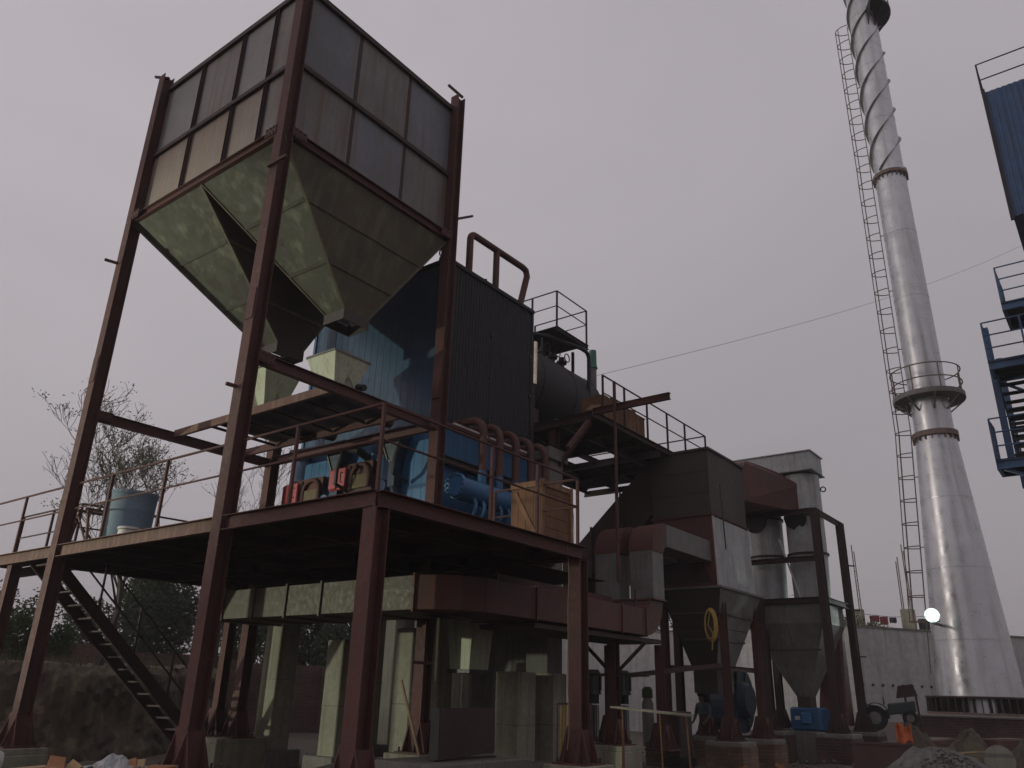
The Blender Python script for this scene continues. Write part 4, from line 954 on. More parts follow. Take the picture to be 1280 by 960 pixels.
pillar(5.2, 2.95, .52, 2.55, 'concrete pillar lit from the left, beside the deck corner column')
pillar(8.2, 5.3, .5, 3.6, 'narrow lit concrete pillar in the back row, left of centre')
pillar(5.2, .92, .48, 2.75, 'concrete pillar just left of the right bunker column')
pillar(8.2, 2.9, .5, 3.6, 'slim lit pillar seen between the darker pillars, centre back')
pillar(7.3, -.15, .62, 2.0, 'wide concrete pillar right of the leaning brown plate')
pillar(8.3, -.35, .5, 2.0, 'narrow concrete pillar beside the wide one, right of the plate')
AS = thing('ash_chute', 'pale green ash chute hanging under the boiler floor', 'chute', (6, .4, 1.9))
obj('body', MB().loft([(6.0, .12, 2.0), (6.6, .12, 2.0), (6.6, .62, 2.0), (6.0, .62, 2.0)], [(6.0, .05, 3.2), (6.7, .05, 3.2), (6.7, .8, 3.2), (6.0, .8, 3.2)]), CREAM, AS)
obj('gate', MB().box(5.95, 6.65, .07, .67, 1.93, 2.0), BLACK, AS)
FLR = thing('boiler_floor', 'dark concrete slab under the boiler above the pillars', 'slab', (7, 2.8, 3.4))
obj('slab', MB().box(5.3, 8.9, .3, 6.2, 3.62, 3.70), CONCD, FLR); obj('edge', MB().box(5.1, 5.28, .3, 6.2, 3.60, 3.71), CONCD, FLR)
FW = thing('foundation_wall', 'dark grey foundation wall closing off the space under the boiler', 'wall', (9.4, 3.2, 0))
for k in range(4): obj('wall_bay', MB().box(9.3, 9.55, .75+k*1.4, .75+k*1.4+1.39, -.1, 3.55), CONCD, FW)
BP = thing('steel_box', 'brown steel plate box leaning at the foot of the concrete pillars', 'box', (4.3, -1.2, .5))
a, b = V((3.02, -1.86, .62)), V((4.55, -1.72, .66)); n_ = V((.05, .35, 0))
obj('front_plate', MB().plate([a, b, b+V((0, .02, .68)), a+V((0, .02, .72))], .02), OXD, BP)
obj('side_plate', MB().plate([a, a+V((-.03, .16, 0)), a+V((-.03, .16, .72)), a+V((0, .02, .72))], .02), BLACK, BP); obj('back_plate', MB().plate([a+V((-.03, .16, 0)), b+V((-.03, .16, 0)), b+V((-.03, .16, .68)), a+V((-.03, .16, .72))], .02), OXD, BP)
obj('bottom_plate', MB().box(3.0, 4.5, -1.8, -1.66, .6, .62), OXD, BP)
tag(obj('rubble_plinth', MB().box(2.6, 5.1, -2.1, -.9, -.2, .59), CONCD, loc=(3.8, -1.5, 0), bevel=.03), 'rough grey concrete plinth under the brown plate box', 'plinth')
BUN = thing('yellow_bundle', 'hanging bundle of yellow straps left of the deck corner column', 'bundle', (6.6, -2.2, 1.0))
for k in range(11):
    x, y = 5.9+k*.05, -2.15-.02*k; obj('strap', MB().bar((x, y, 1.42+random.uniform(-.03, .03)), (x+random.uniform(-.04, .04), y, .72+random.uniform(-.1, .1)), .035, .012, (0, 1, 0)), ROPE, BUN)
obj('hook_bar', MB().bar((5.8, -2.12, 1.43), (6.5, -2.4, 1.43), .03, .03), OXD, BUN)
for k in range(2): obj('stand_leg', MB().bar((5.8+.7*k, -2.12-.28*k, 1.43), (5.8+.7*k, -2.12-.28*k, 0), .03, .03), OXD, BUN)
tag(obj('leaning_stick', MB().bar((4.05, -.55, .45), (3.75, -.25, 1.75), .04, .03), WOODP, loc=(4, -.5, .45)), 'thin pale stick leaning on the right bunker column base', 'stick')
tag(obj('hanging_sheet', MB().box(9.6, 9.63, .8, 2.6, .6, 2.8), CONCD, loc=(9.6, 1.7, .6)), 'dull grey sheet panel standing behind the deck column at the centre', 'sheet')

# coil of yellow rope on the heater hopper, thin ropes hanging from the deck
RC = thing('rope_coil', 'coil of yellow rope hanging on the air heater hopper', 'rope', (12.8, -2.3, 3.3))
for k in range(5):
    r_ = .30-.012*k; obj('rope_loop', MB().tube([V((12.78-.02*k, -2.05+.17*(1-.07*k)*math.cos(a), 3.30+r_*1.35*math.sin(a))) for a in [2*math.pi*i/20 for i in range(21)]], .018, 6, False), ROPE, RC)
obj('rope_tie', MB().tube([(12.75, -2.05, 3.6), (12.74, -1.98, 3.3), (12.74, -2.1, 3.1), (12.76, -2.05, 2.7)], .018, 6), ROPE, RC)
for (x, y, z, l), lb in (((4.3, -3.34, 3.9, 3.1), 'thin pale rope hanging left of the deck corner column'), ((5.6, -2.6, 5.0, 3.6), 'thin pale rope hanging right of the deck corner column')):
    pts = [(x+.03*math.sin(k*1.3), y+.02*math.cos(k), z-l*k/12) for k in range(13)]
    tag(obj('hanging_rope', MB().tube(pts, .006, 5), WOODP, loc=(x, y, z)), lb, 'rope')

# ------------------------------------------------------------------ chimney
CX, CY = 26.8, -5.7
CHM = thing('chimney', 'tall silver painted steel chimney with spiral strakes, ladder and ring platform', 'chimney', (CX, CY, 1.3))
def crad(z):
    if z < 11.35: return 1.40+(.72-1.40)*(z-1.3)/(11.35-1.3)
    if z < 23.4: return .70+(.62-.70)*(z-11.35)/12.05
    return .60
secs = [1.3, 3.7, 6.2, 8.8, 11.35, 14.3, 17.3, 20.4, 23.4, 26.4, 29.5, 32.6, 36.0]
for i in range(len(secs)-1):
    a, b = secs[i], secs[i+1]
    obj('shell_section', MB().tube([(CX, CY, a+.006), (CX, CY, b-.006)], [crad(a+.001), crad(b-.001)], 48), ALUM, CHM, True)
    if i and secs[i] not in (11.35, 23.4): obj('weld_ring', MB().disc_ring((CX, CY), crad(a)-.02, crad(a)+.008, a-.02, a+.02, 48), ALUM, CHM)
for z, h in ((11.35, .10), (23.4, .08)):
    FLG = obj('flange', MB().disc_ring((CX, CY), crad(z)-.05, crad(z-.01)+.10, z-h, z+h, 48), RUSTY, CHM)
    for k in range(20):
        a = 2*math.pi*k/20; r = crad(z)+.07; obj('flange_rib', MB().bar((CX+r*math.cos(a), CY+r*math.sin(a), z-h-.16), (CX+r*math.cos(a), CY+r*math.sin(a), z-h), .10, .02, (-math.sin(a), math.cos(a), 0)), RUSTY, FLG)
BF = obj('base_flange', MB().disc_ring((CX, CY), 1.25, 1.75, 1.26, 1.34, 48), RUSTY, CHM)
obj('base_flange_upper', MB().disc_ring((CX, CY), 1.36, 1.75, 1.80, 1.86, 48), OXD, CHM)
for k in range(40):
    a = 2*math.pi*k/40; c_, s_ = math.cos(a), math.sin(a)
    obj('base_gusset', MB().plate([(CX+1.36*c_, CY+1.36*s_, 1.35), (CX+1.74*c_, CY+1.74*s_, 1.35), (CX+1.72*c_, CY+1.72*s_, 1.80), (CX+1.34*c_, CY+1.34*s_, 1.80)], .03), OXD, CHM)
for s0 in range(3):
    mb = MB(); n = 110; z0, z1 = 23.6, 35.8; b0 = 0
    for i in range(n+1):
        z = z0+(z1-z0)*i/n; a = 2*math.pi*((z-z0)/4.95+s0/3)+.6; r = crad(z)
        for rr, dz in ((r-.01, -.012), (r+.11, -.012), (r+.11, .012), (r-.01, .012)): mb.v.append((CX+rr*math.cos(a), CY+rr*math.sin(a), z+dz))
    for i in range(n):
        for e in range(4): mb.f.append((i*4+e, i*4+(e+1) % 4, i*4+4+(e+1) % 4, i*4+4+e))
    obj('strake', mb, STRK, CHM)
# ring platform
PF = obj('ring_platform', MB().disc_ring((CX, CY), .72, 1.30, 12.78, 12.86, 40), GALVD, CHM)
for k in range(8):
    a = 2*math.pi*k/8+.35; obj('bracket', MB().bar((CX+1.26*math.cos(a), CY+1.26*math.sin(a), 12.76), (CX+.70*math.cos(a), CY+.70*math.sin(a), 12.3), .06, .05), GALVD, PF)
    obj('rail_post', MB().tube([(CX+1.27*math.cos(a+.2), CY+1.27*math.sin(a+.2), 12.86), (CX+1.27*math.cos(a+.2), CY+1.27*math.sin(a+.2), 14.0)], .025, 6), RUSTY, PF)
for z in (13.45, 14.0):
    obj('ring_rail', MB().tube([(CX+1.27*math.cos(2*math.pi*i/40), CY+1.27*math.sin(2*math.pi*i/40), z) for i in range(41)], .026, 6, False), RUSTY, PF)
obj('kick_plate', MB().disc_ring((CX, CY), 1.29, 1.305, 12.80, 12.98, 40), GALVD, PF)
# top platform, half ring on the right
mb = MB(); n = 14
for i in range(n+1):
    a = math.radians(-150+190*i/n)
    for rr, z in ((.60, 32.6), (1.25, 32.6), (1.25, 32.75), (.60, 32.75)): mb.v.append((CX+rr*math.cos(a), CY+rr*math.sin(a), z))
for i in range(n):
    for e in range(4): mb.f.append((i*4+e, i*4+(e+1) % 4, i*4+4+(e+1) % 4, i*4+4+e))
mb.f += [(0, 1, 2, 3), (n*4+3, n*4+2, n*4+1, n*4)]
TPF = obj('top_platform', mb, CHAR, CHM)
for k in range(7):
    a = math.radians(-150+190*k/6); obj('bracket', MB().plate([(CX+.6*math.cos(a), CY+.6*math.sin(a), 32.6), (CX+1.24*math.cos(a), CY+1.24*math.sin(a), 32.6), (CX+.6*math.cos(a), CY+.6*math.sin(a), 31.7)], .02), CHAR, TPF)
    obj('rail_post', MB().tube([(CX+1.2*math.cos(a), CY+1.2*math.sin(a), 32.75), (CX+1.2*math.cos(a), CY+1.2*math.sin(a), 33.85)], .022, 6), CHAR, TPF)
for z in (33.3, 33.85): obj('top_rail', MB().tube([(CX+1.2*math.cos(math.radians(-150+190*i/14)), CY+1.2*math.sin(math.radians(-150+190*i/14)), z) for i in range(15)], .022, 6), CHAR, TPF)
# ladder with safety hoops on the left flank
la = math.atan2(.985, -.17); lu = V((math.cos(la), math.sin(la), 0)); lt = V((-math.sin(la), math.cos(la), 0))
LD = obj('ladder', MB(), RUSTY, CHM); bpy.data.objects.remove(LD)
mb = MB(); zs_ = [2.6+i*.9 for i in range(34)]
for s_ in (-.2, .2): mb.tube([V((CX, CY, z))+lu*(crad(z)+.13)+lt*s_ for z in zs_], .02, 6)
LD = obj('ladder', mb, GALVD, CHM)
z = 2.7
mb = MB()
while z < 32.0:
    c_ = V((CX, CY, z))+lu*(crad(z)+.13); mb.bar(c_-lt*.2, c_+lt*.2, .018, .018); z += .3
obj('rungs', mb, GALVD, LD, kind='stuff')
for i, z in enumerate(zs_[2:]):
    c_ = V((CX, CY, z))+lu*(crad(z)+.13)
    obj('cage_hoop', MB().tube([c_+lt*(.34*math.cos(t))+lu*(.56*math.sin(t)) for t in [math.pi*k/8 for k in range(9)]], .021, 5), RUSTY, LD)
    if i % 3 == 0: obj('standoff', MB().bar(c_-lu*.25, c_, .03, .03), RUSTY, LD)
for t in (.5, .28, .72):
    obj('cage_strap', MB().tube([V((CX, CY, z))+lu*(crad(z)+.13)+lt*(.34*math.cos(math.pi*t))+lu*(.56*math.sin(math.pi*t)) for z in zs_[2:]], .02, 5), RUSTY, LD)
PLN = thing('chimney_plinth', 'low brown masonry plinth under the silver chimney', 'plinth', (CX, CY, 0))
obj('block', MB().box(CX-3.2, CX+3, CY-3, CY+1.9, -.1, 1.2), BRICKR, PLN); obj('top_slab', MB().box(CX-3.25, CX+3.05, CY-3.05, CY+1.95, 1.2, 1.262), CONCD, PLN, bevel=.01)

# floodlights: one on the chimney, one on a mast in the yard at the left whose light rakes the frame
def floodlight(p, d, label, power, spot, lampm, mast=None, size=.2, grp='site floodlights', blend=.35, halo=False):
    t = thing('floodlight', label, 'floodlight', p, grp); p = V(p); d = V(d).normalized()
    u = V((0, 0, 1)); u = (u-d*u.dot(d)).normalized(); r = d.cross(u); s = size
    fr = [p+r*s*math.cos(math.pi*k/8)+u*s*math.sin(math.pi*k/8) for k in range(16)]
    obj('housing', MB().loft([q-d*.16+(p-q)*.35 for q in fr], fr), BLACK, t)
    obj('lens', MB().plate([q+d*.012+(p-q)*(0 if halo else .1) for q in fr], .01), lampm, t)
    if not halo: obj('rim', MB().tube([q+d*.01 for q in fr]+[fr[0]+d*.01], .015, 6, False), BLACK, t)
    if halo:
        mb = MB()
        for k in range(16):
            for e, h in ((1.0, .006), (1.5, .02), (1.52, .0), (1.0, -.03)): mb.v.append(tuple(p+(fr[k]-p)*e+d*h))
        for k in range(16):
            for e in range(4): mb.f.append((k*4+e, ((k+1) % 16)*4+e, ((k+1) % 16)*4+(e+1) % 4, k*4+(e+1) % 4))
        obj('halo_ring', mb, HALO, t)  # glowing ring added round the lens to paint the lamp's halo
    obj('bracket', MB().tube([p-r*(s+.04), p-r*(s+.04)-u*s*1.3, p+r*(s+.04)-u*s*1.3, p+r*(s+.04)], .02, 6), BLACK, t)
    if mast: obj('mast', MB().tube([mast[0], mast[1]], .05, 8), GALVD, t)
    L_ = bpy.data.lights.new('flood_lamp', 'SPOT'); L_.energy = power; L_.spot_size = spot; L_.spot_blend = blend; L_.shadow_soft_size = size*.7
    L_.color = (.94, 1.0, .78) if lampm is LAMP2 else (.8, 1, .92)
    lo = bpy.data.objects.new('flood_lamp', L_); COL.objects.link(lo); lo.parent = t
    lo.location = d*.06; lo.rotation_euler = (-d).to_track_quat('Z', 'Y').to_euler()
    return t
lp_ = V((24.75, -4.95, 4.45))
floodlight(lp_, V((-6.83, -10.7, 2.2))-lp_, 'bright lit floodlight beside the lower ladder of the chimney', 160, math.radians(100), LAMP, (lp_-V((0, 0, .25)), V((25.9, -5.0, 4.2))), .16, halo=True)
yl = V((-12, 13.5, 4.0))
floodlight(yl, V((.868, -.497, .15)), 'floodlight on a yard mast at far left, facing the bunker frame', 5800, math.radians(46), LAMP2, (yl-V((0, 0, .25)), V((yl.x, yl.y, 0))), .2)

# ------------------------------------------------------------------ boundary wall and what stands behind it
BW = thing('boundary_wall', 'long stained whitewashed boundary wall behind the chimney and cyclones', 'wall', (30, 0, 0))
wl = [(31.2, 36), (30.4, 20), (29.7, 9), (29.15, -1.0), (33.3, -3.55), (38.2, -6.6), (46, -11.4)]
for i in range(len(wl)-1):
    a, b = V((*wl[i], 0)), V((*wl[i+1], 0)); d = (b-a); nseg = max(1, round(d.length/5.5)); nrm = V((d.y, -d.x, 0)).normalized()
    for k in range(nseg):
        p, q = a+d*(k/nseg), a+d*((k+1)/nseg); zt = 4.5
        obj('wall_bay', MB().loft([p, q, q+nrm*.25*-1, p-nrm*.25], [p+V((0, 0, zt)), q+V((0, 0, zt)), q-nrm*.25+V((0, 0, zt)), p-nrm*.25+V((0, 0, zt))]), WALLW, BW)
    obj('coping', MB().bar(a-nrm*.12+V((0, 0, 4.53)), b-nrm*.12+V((0, 0, 4.53)), .34, .07), CONCD, BW)
# row of weep holes (pipe ends)
a, b = V((29.3, -1.1, 2.25)), V((33.2, -3.5, 2.25)); nrm = V((b-a)); nrm = V((nrm.y, -nrm.x, 0)).normalized()
for k in range(9):
    p = a.lerp(b, .02+.115*k); side = nrm if nrm.x < 0 else -nrm
    obj('weep_hole', MB().tube([p, p+side*.04], .055, 8), BLACK, BW)
def wall_post(x, y, label):
    t = thing('rebar_pillar', label, 'pillar', (x, y, 4.5), 'unfinished pillars behind the wall')
    obj('shaft', MB().box(x-.3, x+.3, y-.3, y+.3, 0, 6.2), CONC, t)
    for i in range(4):
        dx, dy = ((-.2, -.2), (.2, -.2), (.2, .2), (-.2, .2))[i]; obj('rebar', MB().tube([(x+dx, y+dy, 6.2), (x+dx*.9+random.uniform(-.1, .1), y+dy*.9, 9.6-.3*i)], .03, 5), RUSTY, t)
    for z in (6.7, 7.2, 7.7, 8.2): obj('tie_ring', MB().bar((x-.22, y-.2, z), (x+.22, y-.2, z), .02, .02), RUSTY, t)
wall_post(39.5, 1.35, 'unfinished concrete pillar with bare rebar above the wall, left one')
wall_post(40.5, -.95, 'unfinished concrete pillar with bare rebar above the wall, nearer the floodlight')
def cl(x, y, z, w_, h, mt, label):
    d = V((1, -2.3, 0)).normalized(); mb = MB(); n = 5
    for i in range(n+1):
        for j in (0, 1): mb.v.append(tuple(V((x, y, z-h*j*(1-.12*(i % 2))))+d*w_*i/n+V((.05*math.sin(i*2+j), .04*math.cos(i*1.7), 0))))
    mb.f = [(2*i, 2*i+1, 2*i+3, 2*i+2) for i in range(n)]
    o = obj('washing', mb, mt, loc=(x, y, z)); s_ = o.modifiers.new('thick', 'SOLIDIFY'); s_.thickness = .012
    return tag(o, label, 'washing', 'washing on the line')
cl(39.9, .8, 5.9, .42, .35, CLOTHR, 'red cloth on the washing line, left end above the wall')
cl(40.1, .35, 5.85, .35, .45, CLOTHR, 'second reddish cloth on the washing line above the wall')
cl(40.2, -.1, 5.8, .3, .3, CLOTHD, 'small dark cloth on the washing line between the pillars')
cl(40.9, -1.35, 5.75, .5, .6, CLOTHD, 'dark trousers on the washing line right of the near pillar')
cl(41.1, -1.95, 5.75, .45, .55, CLOTHD, 'dark shirt on the washing line closest to the floodlight')
tag(obj('clothes_line', MB().tube([(39.5, 1.35, 6.0), (40.2, -.2, 5.82), (41.6, -2.9, 5.9)], .012, 5), BLACK, loc=(40, 0, 5.9)), 'sagging washing line strung between the unfinished pillars', 'line')
for k, (x, y, z0, x1, y1, z1) in enumerate(((38.6, -6.9, 4.3, 38.9, -6.5, 6.2), (41.0, -8.5, 4.3, 40.6, -8.2, 5.7))):
    tag(obj('bent_bar', MB().tube([(x, y, z0), (x1, y1, z1), (x1+.1, y1-.4, z1+.3)], .05, 6), BLACK, loc=(x, y, z0)), ['bent dark bar sticking up right of the chimney', 'short dark bar above the wall at the right image edge'][k], 'bar')
# overhead wire
pts = [V((13.2, 2.0, 10.95)).lerp(V((60, -20, 40)), i/24)+V((0, 0, -2.2*math.sin(math.pi*i/24))) for i in range(25)]
tag(obj('overhead_wire', MB().tube(pts, .007, 5), GALVD, loc=(13.2, 2, 10.95)), 'thin wire running across the sky from boiler to the right', 'wire')

# ------------------------------------------------------------------ blue stair tower at the right edge
BT = thing('stair_tower', 'blue steel stair tower with clad cabin cut by the right image edge', 'tower', (18.5, -9.8, 0))
tx, ty = 17.1, -8.55
for x in (tx, tx+2.6):
    for y in (ty-.22, -13.2): obj('post', MB().ibeam((x, y-.05, 0 if y < -13 else 7.4), (x, y-.05, 14.5 if y < -13 else 11.4), .16, .16, .012, .01, (1, 0, 0)), TBLUE, BT)
def landing(z, x0, x1, y0, y1):
    l = obj('landing', MB().box(x0, x1, y0, y1, z-.05, z), CHAR, BT)
    obj('landing_beam', MB().chan((x0, y1, z-.17), (x0, y0, z-.17), .22, .08), TBLUE, l); obj('landing_beam', MB().chan((x0, y1, z-.17), (x1, y1, z-.17), .22, .08), TBLUE, l)
    obj('landing_beam', MB().chan((x1, y1, z-.17), (x1, y0, z-.17), .22, .08), TBLUE, l)
    for x in (x0, x0+(x1-x0)/2, x1): obj('rail_post', MB().bar((x, y1-.02, z), (x, y1-.02, z+1.1), .045, .045, (1, 0, 0)), TBLUE, l)
    for y in (y1-.9, y1-1.7): obj('rail_post', MB().bar((x0, y, z), (x0, y, z+1.1), .045, .045, (1, 0, 0)), TBLUE, l)
    for h in (.35, .72, 1.1):
        obj('rail', MB().tube([(x0, y0, z+h), (x0, y1-.02, z+h), (x1, y1-.02, z+h)], .022, 6), TBLUE, l)
landing(10.15, 16.3, 17.4, -13.2, ty-.25); landing(7.55, 16.6, 17.5, -13.2, ty+.05)
for y in (ty-.34, ty-1.7): obj('stringer', MB().bar((17.0, y, 10.0), (19.6, y, 7.5), .05, .22), TBLUE, BT)
for k in range(13): obj('tread', MB().box(17.05+k*.2, 17.28+k*.2, ty-1.68, ty-.36, 9.93-k*.19, 9.965-k*.19), CHAR, BT)
for k in range(8): obj('tread', MB().box(17.0+k*.2, 17.22+k*.2, ty-1.68, ty-.36, 7.7+k*.27, 7.735+k*.27), CHAR, BT)
obj('brace', MB().bar((17.0, ty-.3, 9.8), (19.4, ty-2.0, 9.3), .06, .06), TBLUE, BT); obj('brace', MB().bar((16.7, ty-.1, 7.3), (17.4, -13.1, 5.2), .07, .07), TBLUE, BT)
landing(12.3, 17.6, 19.2, -13.2, ty-.75)
for k in range(6): obj('cladding_sheet', sheet((17.1, -10.05-k*.45), (17.1, -10.05-k*.45-.44), 14.6, 19.0, (-1, 0), .15, .02), TBLUE, BT)
obj('cabin', MB().box(17.13, 19.5, -12.8, -10.07, 14.6, 19.0), TBLUE, BT); obj('cabin_edge', MB().bar((17.08, -10.05, 14.5), (17.08, -10.05, 19.1), .1, .1, (1, 0, 0)), CHAR, BT)
for y in (-10.02, -11.4, -12.7): obj('roof_post', MB().bar((17.1, y, 19.0), (17.1, y, 20.1), .05, .05, (1, 0, 0)), CHAR, BT)
for z in (19.5, 20.1): obj('roof_rail', MB().tube([(19.4, -10.02, z), (17.1, -10.02, z), (17.1, -12.7, z)], .025, 6), CHAR, BT)

# ------------------------------------------------------------------ trees and shrubs
def branches(p, d, l, r, depth, segs, tips, rng, spread=.55, upb=.15, n=3):
    pts = [V(p)]; rs = [r]; q = V(p); dd = V(d).normalized()
    for i in range(4):
        dd = (dd+V((rng.uniform(-.2, .2), rng.uniform(-.2, .2), rng.uniform(-.08, .15)))).normalized(); q = q+dd*l/4; pts.append(q.copy()); rs.append(r*(1-.13*(i+1)))
    segs.append((pts, rs))
    if depth == 0: tips.append((q.copy(), dd.copy())); return
    for k in range(n):
        a = rng.uniform(0, 2*math.pi); v = (dd+V((math.cos(a), math.sin(a), rng.uniform(-.3, .5)))*spread+V((0, 0, upb))).normalized()
        branches(pts[rng.choice((2, 3, 4, 4))], v, l*rng.uniform(.55, .8), rs[-1]*rng.uniform(.55, .75), depth-1, segs, tips, rng, spread, upb, n)
def tree(name, label, loc, h, r, depth, leaves, lsize, lm, seed, spread=.6, clump=.35, n=3, group='trees left of the deck', lean=(0, 0, 1)):
    rng = random.Random(seed); t = thing(name, label, 'tree', loc, group); segs, tips = [], []
    branches(loc, lean, h*.42, r, depth, segs, tips, rng, spread, .15, n)
    mb = MB()
    for pts, rs in segs: mb.tube(pts, [max(x, .006) for x in rs], 6 if rs[0] > .05 else 4, False)
    obj('trunk', mb, BARK, t, True)
    if leaves:
        mb = MB()
        for k in range(leaves):
            c, d = tips[rng.randrange(len(tips))]; p = c+V((rng.gauss(0, clump), rng.gauss(0, clump), rng.gauss(0, clump*.6)))
            a = V((rng.gauss(0, 1), rng.gauss(0, 1), rng.gauss(0, .6))).normalized()*lsize*rng.uniform(.6, 1.3); b = V((rng.gauss(0, 1), rng.gauss(0, 1), rng.gauss(0, 1))); b = (b-a*(b.dot(a)/a.length_squared)).normalized()*lsize*.4
            q = len(mb.v); mb.v += [tuple(p-a*.5), tuple(p+b*.5), tuple(p+a*.5), tuple(p-b*.5)]; mb.f.append((q, q+1, q+2, q+3))
        obj('crown', mb, lm, t, kind='stuff')
    return t
tree('leafy_tree', 'sparse leafy tree behind the blue barrel, left of the bunker frame', (3.75, 10.3, 1.9), 6.5, .12, 6, 1900, .085, LEAF1, 3, .8, .10, 3, lean=(.2, -.12, 1))
tree('bare_tree', 'bare thin tree behind the middle of the deck, right of the barrel', (7.6, 11.2, 1.8), 7.6, .10, 5, 300, .07, LEAF1, 11, .6, .1, 3)
tree('bare_tree', 'low bare scrubby tree just right of the blue barrel', (5.0, 12.0, 1.9), 6.0, .08, 5, 500, .07, LEAF1, 21, .7, .1, 3)
def bush(name, label, loc, rx, rz, nleaf, lsize, lm, seed, group, trunk=True, cat='bush'):
    rng = random.Random(seed); t = thing(name, label, cat, loc, group); mb = MB(); c0 = V(loc)
    lobes = [(V((rng.uniform(-.6, .6)*rx, rng.uniform(-.6, .6)*rx, rz*rng.uniform(.35, .85))), rng.uniform(.3, .6)) for _ in range(9)]
    for k in range(nleaf):
        lc, lr = lobes[rng.randrange(9)]; u = V((rng.gauss(0, 1), rng.gauss(0, 1), rng.gauss(0, 1))).normalized()*(rng.random()**.4)*lr
        p = c0+lc+V((u.x*rx, u.y*rx, u.z*rz*.8))
        if p.z < c0.z-.1: p.z = c0.z+rng.uniform(0, .3)
        a = V((rng.gauss(0, 1), rng.gauss(0, 1), rng.gauss(0, .7))).normalized()*lsize*rng.uniform(.6, 1.4); b = V((rng.gauss(0, 1), rng.gauss(0, 1), rng.gauss(0, 1))); b = (b-a*(b.dot(a)/a.length_squared)).normalized()*lsize*.5
        q = len(mb.v); mb.v += [tuple(p-a*.5), tuple(p+b*.5), tuple(p+a*.5), tuple(p-b*.5)]; mb.f.append((q, q+1, q+2, q+3))
    obj('crown' if cat == 'tree' else 'foliage', mb, lm, t, kind='stuff')
    if trunk:
        tb = MB()
        for k in range(4): e = c0+lobes[k][0]; tb.tube([c0-V((0, 0, .3)), c0+(e-c0)*.5+V((0, 0, .1)), e], [.07*rx, .05*rx, .02*rx], 5)
        obj('trunk', tb, BARK, t, True)
G = 'green growth beyond the embankment'
bush('green_bush', 'bright green bush on the bank at far left', (-.4, 14.0, 1.7), 1.8, 2.1, 7000, .11, LEAF3, 31, G)
bush('green_bush', 'green bush on the bank under the first stair treads', (3.2, 13.5, 1.8), 1.3, 1.9, 5000, .11, LEAF3, 32, G)
bush('distant_tree', 'dark round tree beyond the brick wall, behind the stair rail', (12.5, 24, 1.0), 3.2, 5.2, 17000, .20, LEAF2, 33, 'dark trees in the distance', cat='tree')
bush('distant_tree', 'tall dark tree behind the middle bunker column, under the deck', (17.5, 24, 1.0), 3.4, 7.0, 17000, .20, LEAF2, 34, 'dark trees in the distance', cat='tree')
bush('distant_tree', 'dark tree filling the gap under the grey duct', (17.5, 18, .5), 3.0, 5.5, 17000, .20, LEAF2, 35, 'dark trees in the distance', cat='tree')
bush('distant_tree', 'dark tree at the very left edge beyond the bank', (-6, 27, 1.0), 4.0, 4.6, 17000, .20, LEAF2, 36, 'dark trees in the distance', cat='tree')
bush('distant_tree', 'low dark tree seen between stair and leftmost column', (6, 31, .5), 4.0, 4.8, 17000, .20, LEAF2, 37, 'dark trees in the distance', cat='tree')
bush('wall_shrub', 'dry shrub on the wall beside the left rebar pillar', (36.5, 1.2, 4.3), 1.0, 1.5, 1200, .13, LEAF1, 41, 'shrubs behind the wall')
bush('wall_shrub', 'dry shrub on the wall between the two rebar pillars', (37.0, -.1, 4.3), 1.0, 1.0, 1200, .13, LEAF1, 42, 'shrubs behind the wall')
bush('wall_shrub', 'shrub seen through the gap between the cyclones', (34, 2.6, 4.3), 1.2, 2.2, 1500, .14, LEAF1, 43, 'shrubs behind the wall')
bush('wall_shrub', 'shrub seen through the gap between the duct risers', (33.0, 9.3, 4.0), 1.4, 2.4, 1500, .15, LEAF1, 44, 'shrubs behind the wall')
# dry tufts on the bank
rng = random.Random(5); mb = MB()
for k in range(5200):
    x = rng.uniform(-9, 8.5); t = rng.random()
    y0 = 10.4-.42*x if x < 3 else (9.2-.1*(x-3) if x < 5 else 9.0+.55*(x-5)); y = y0+rng.uniform(.35, 3.5)
    if hsh(x*1.4, y*1.4) < -.1: continue
    z = 1.85+rng.uniform(-.1, .1); h = rng.uniform(.12, .38); dx, dy = rng.uniform(-.12, .12), rng.uniform(-.12, .12)
    q = len(mb.v); mb.v += [(x-.012, y, z), (x+.012, y, z), (x+dx, y+dy, z+h)]; mb.f.append((q, q+1, q+2))
tag(obj('dry_grass', mb, DRY), 'dry grass along the top of the earth bank', 'grass', kind='stuff')
# red brick yard wall in the distance
YW = thing('brick_wall', 'low red brick wall beyond the earth bank, behind the stair', 'wall', (8.5, 17.5, 0))
a, b = V((2.0, 21.0, 0)), V((18, 13.0, 0)); d = (b-a).normalized(); nn_ = V((-d.y, d.x, 0))
for k in range(5):
    p, q = a+(b-a)*k/5, a+(b-a)*(k+1)/5; zt = 3.0-.22*k
    obj('wall_bay', MB().loft([p, q, q+nn_*.23, p+nn_*.23], [p+V((0, 0, zt)), q+V((0, 0, zt)), q+nn_*.23+V((0, 0, zt)), p+nn_*.23+V((0, 0, zt))]), BRICKR, YW)
    obj('pier', MB().box(p.x-.2, p.x+.2, p.y-.2, p.y+.2, 0, zt+.12), BRICKR, YW)

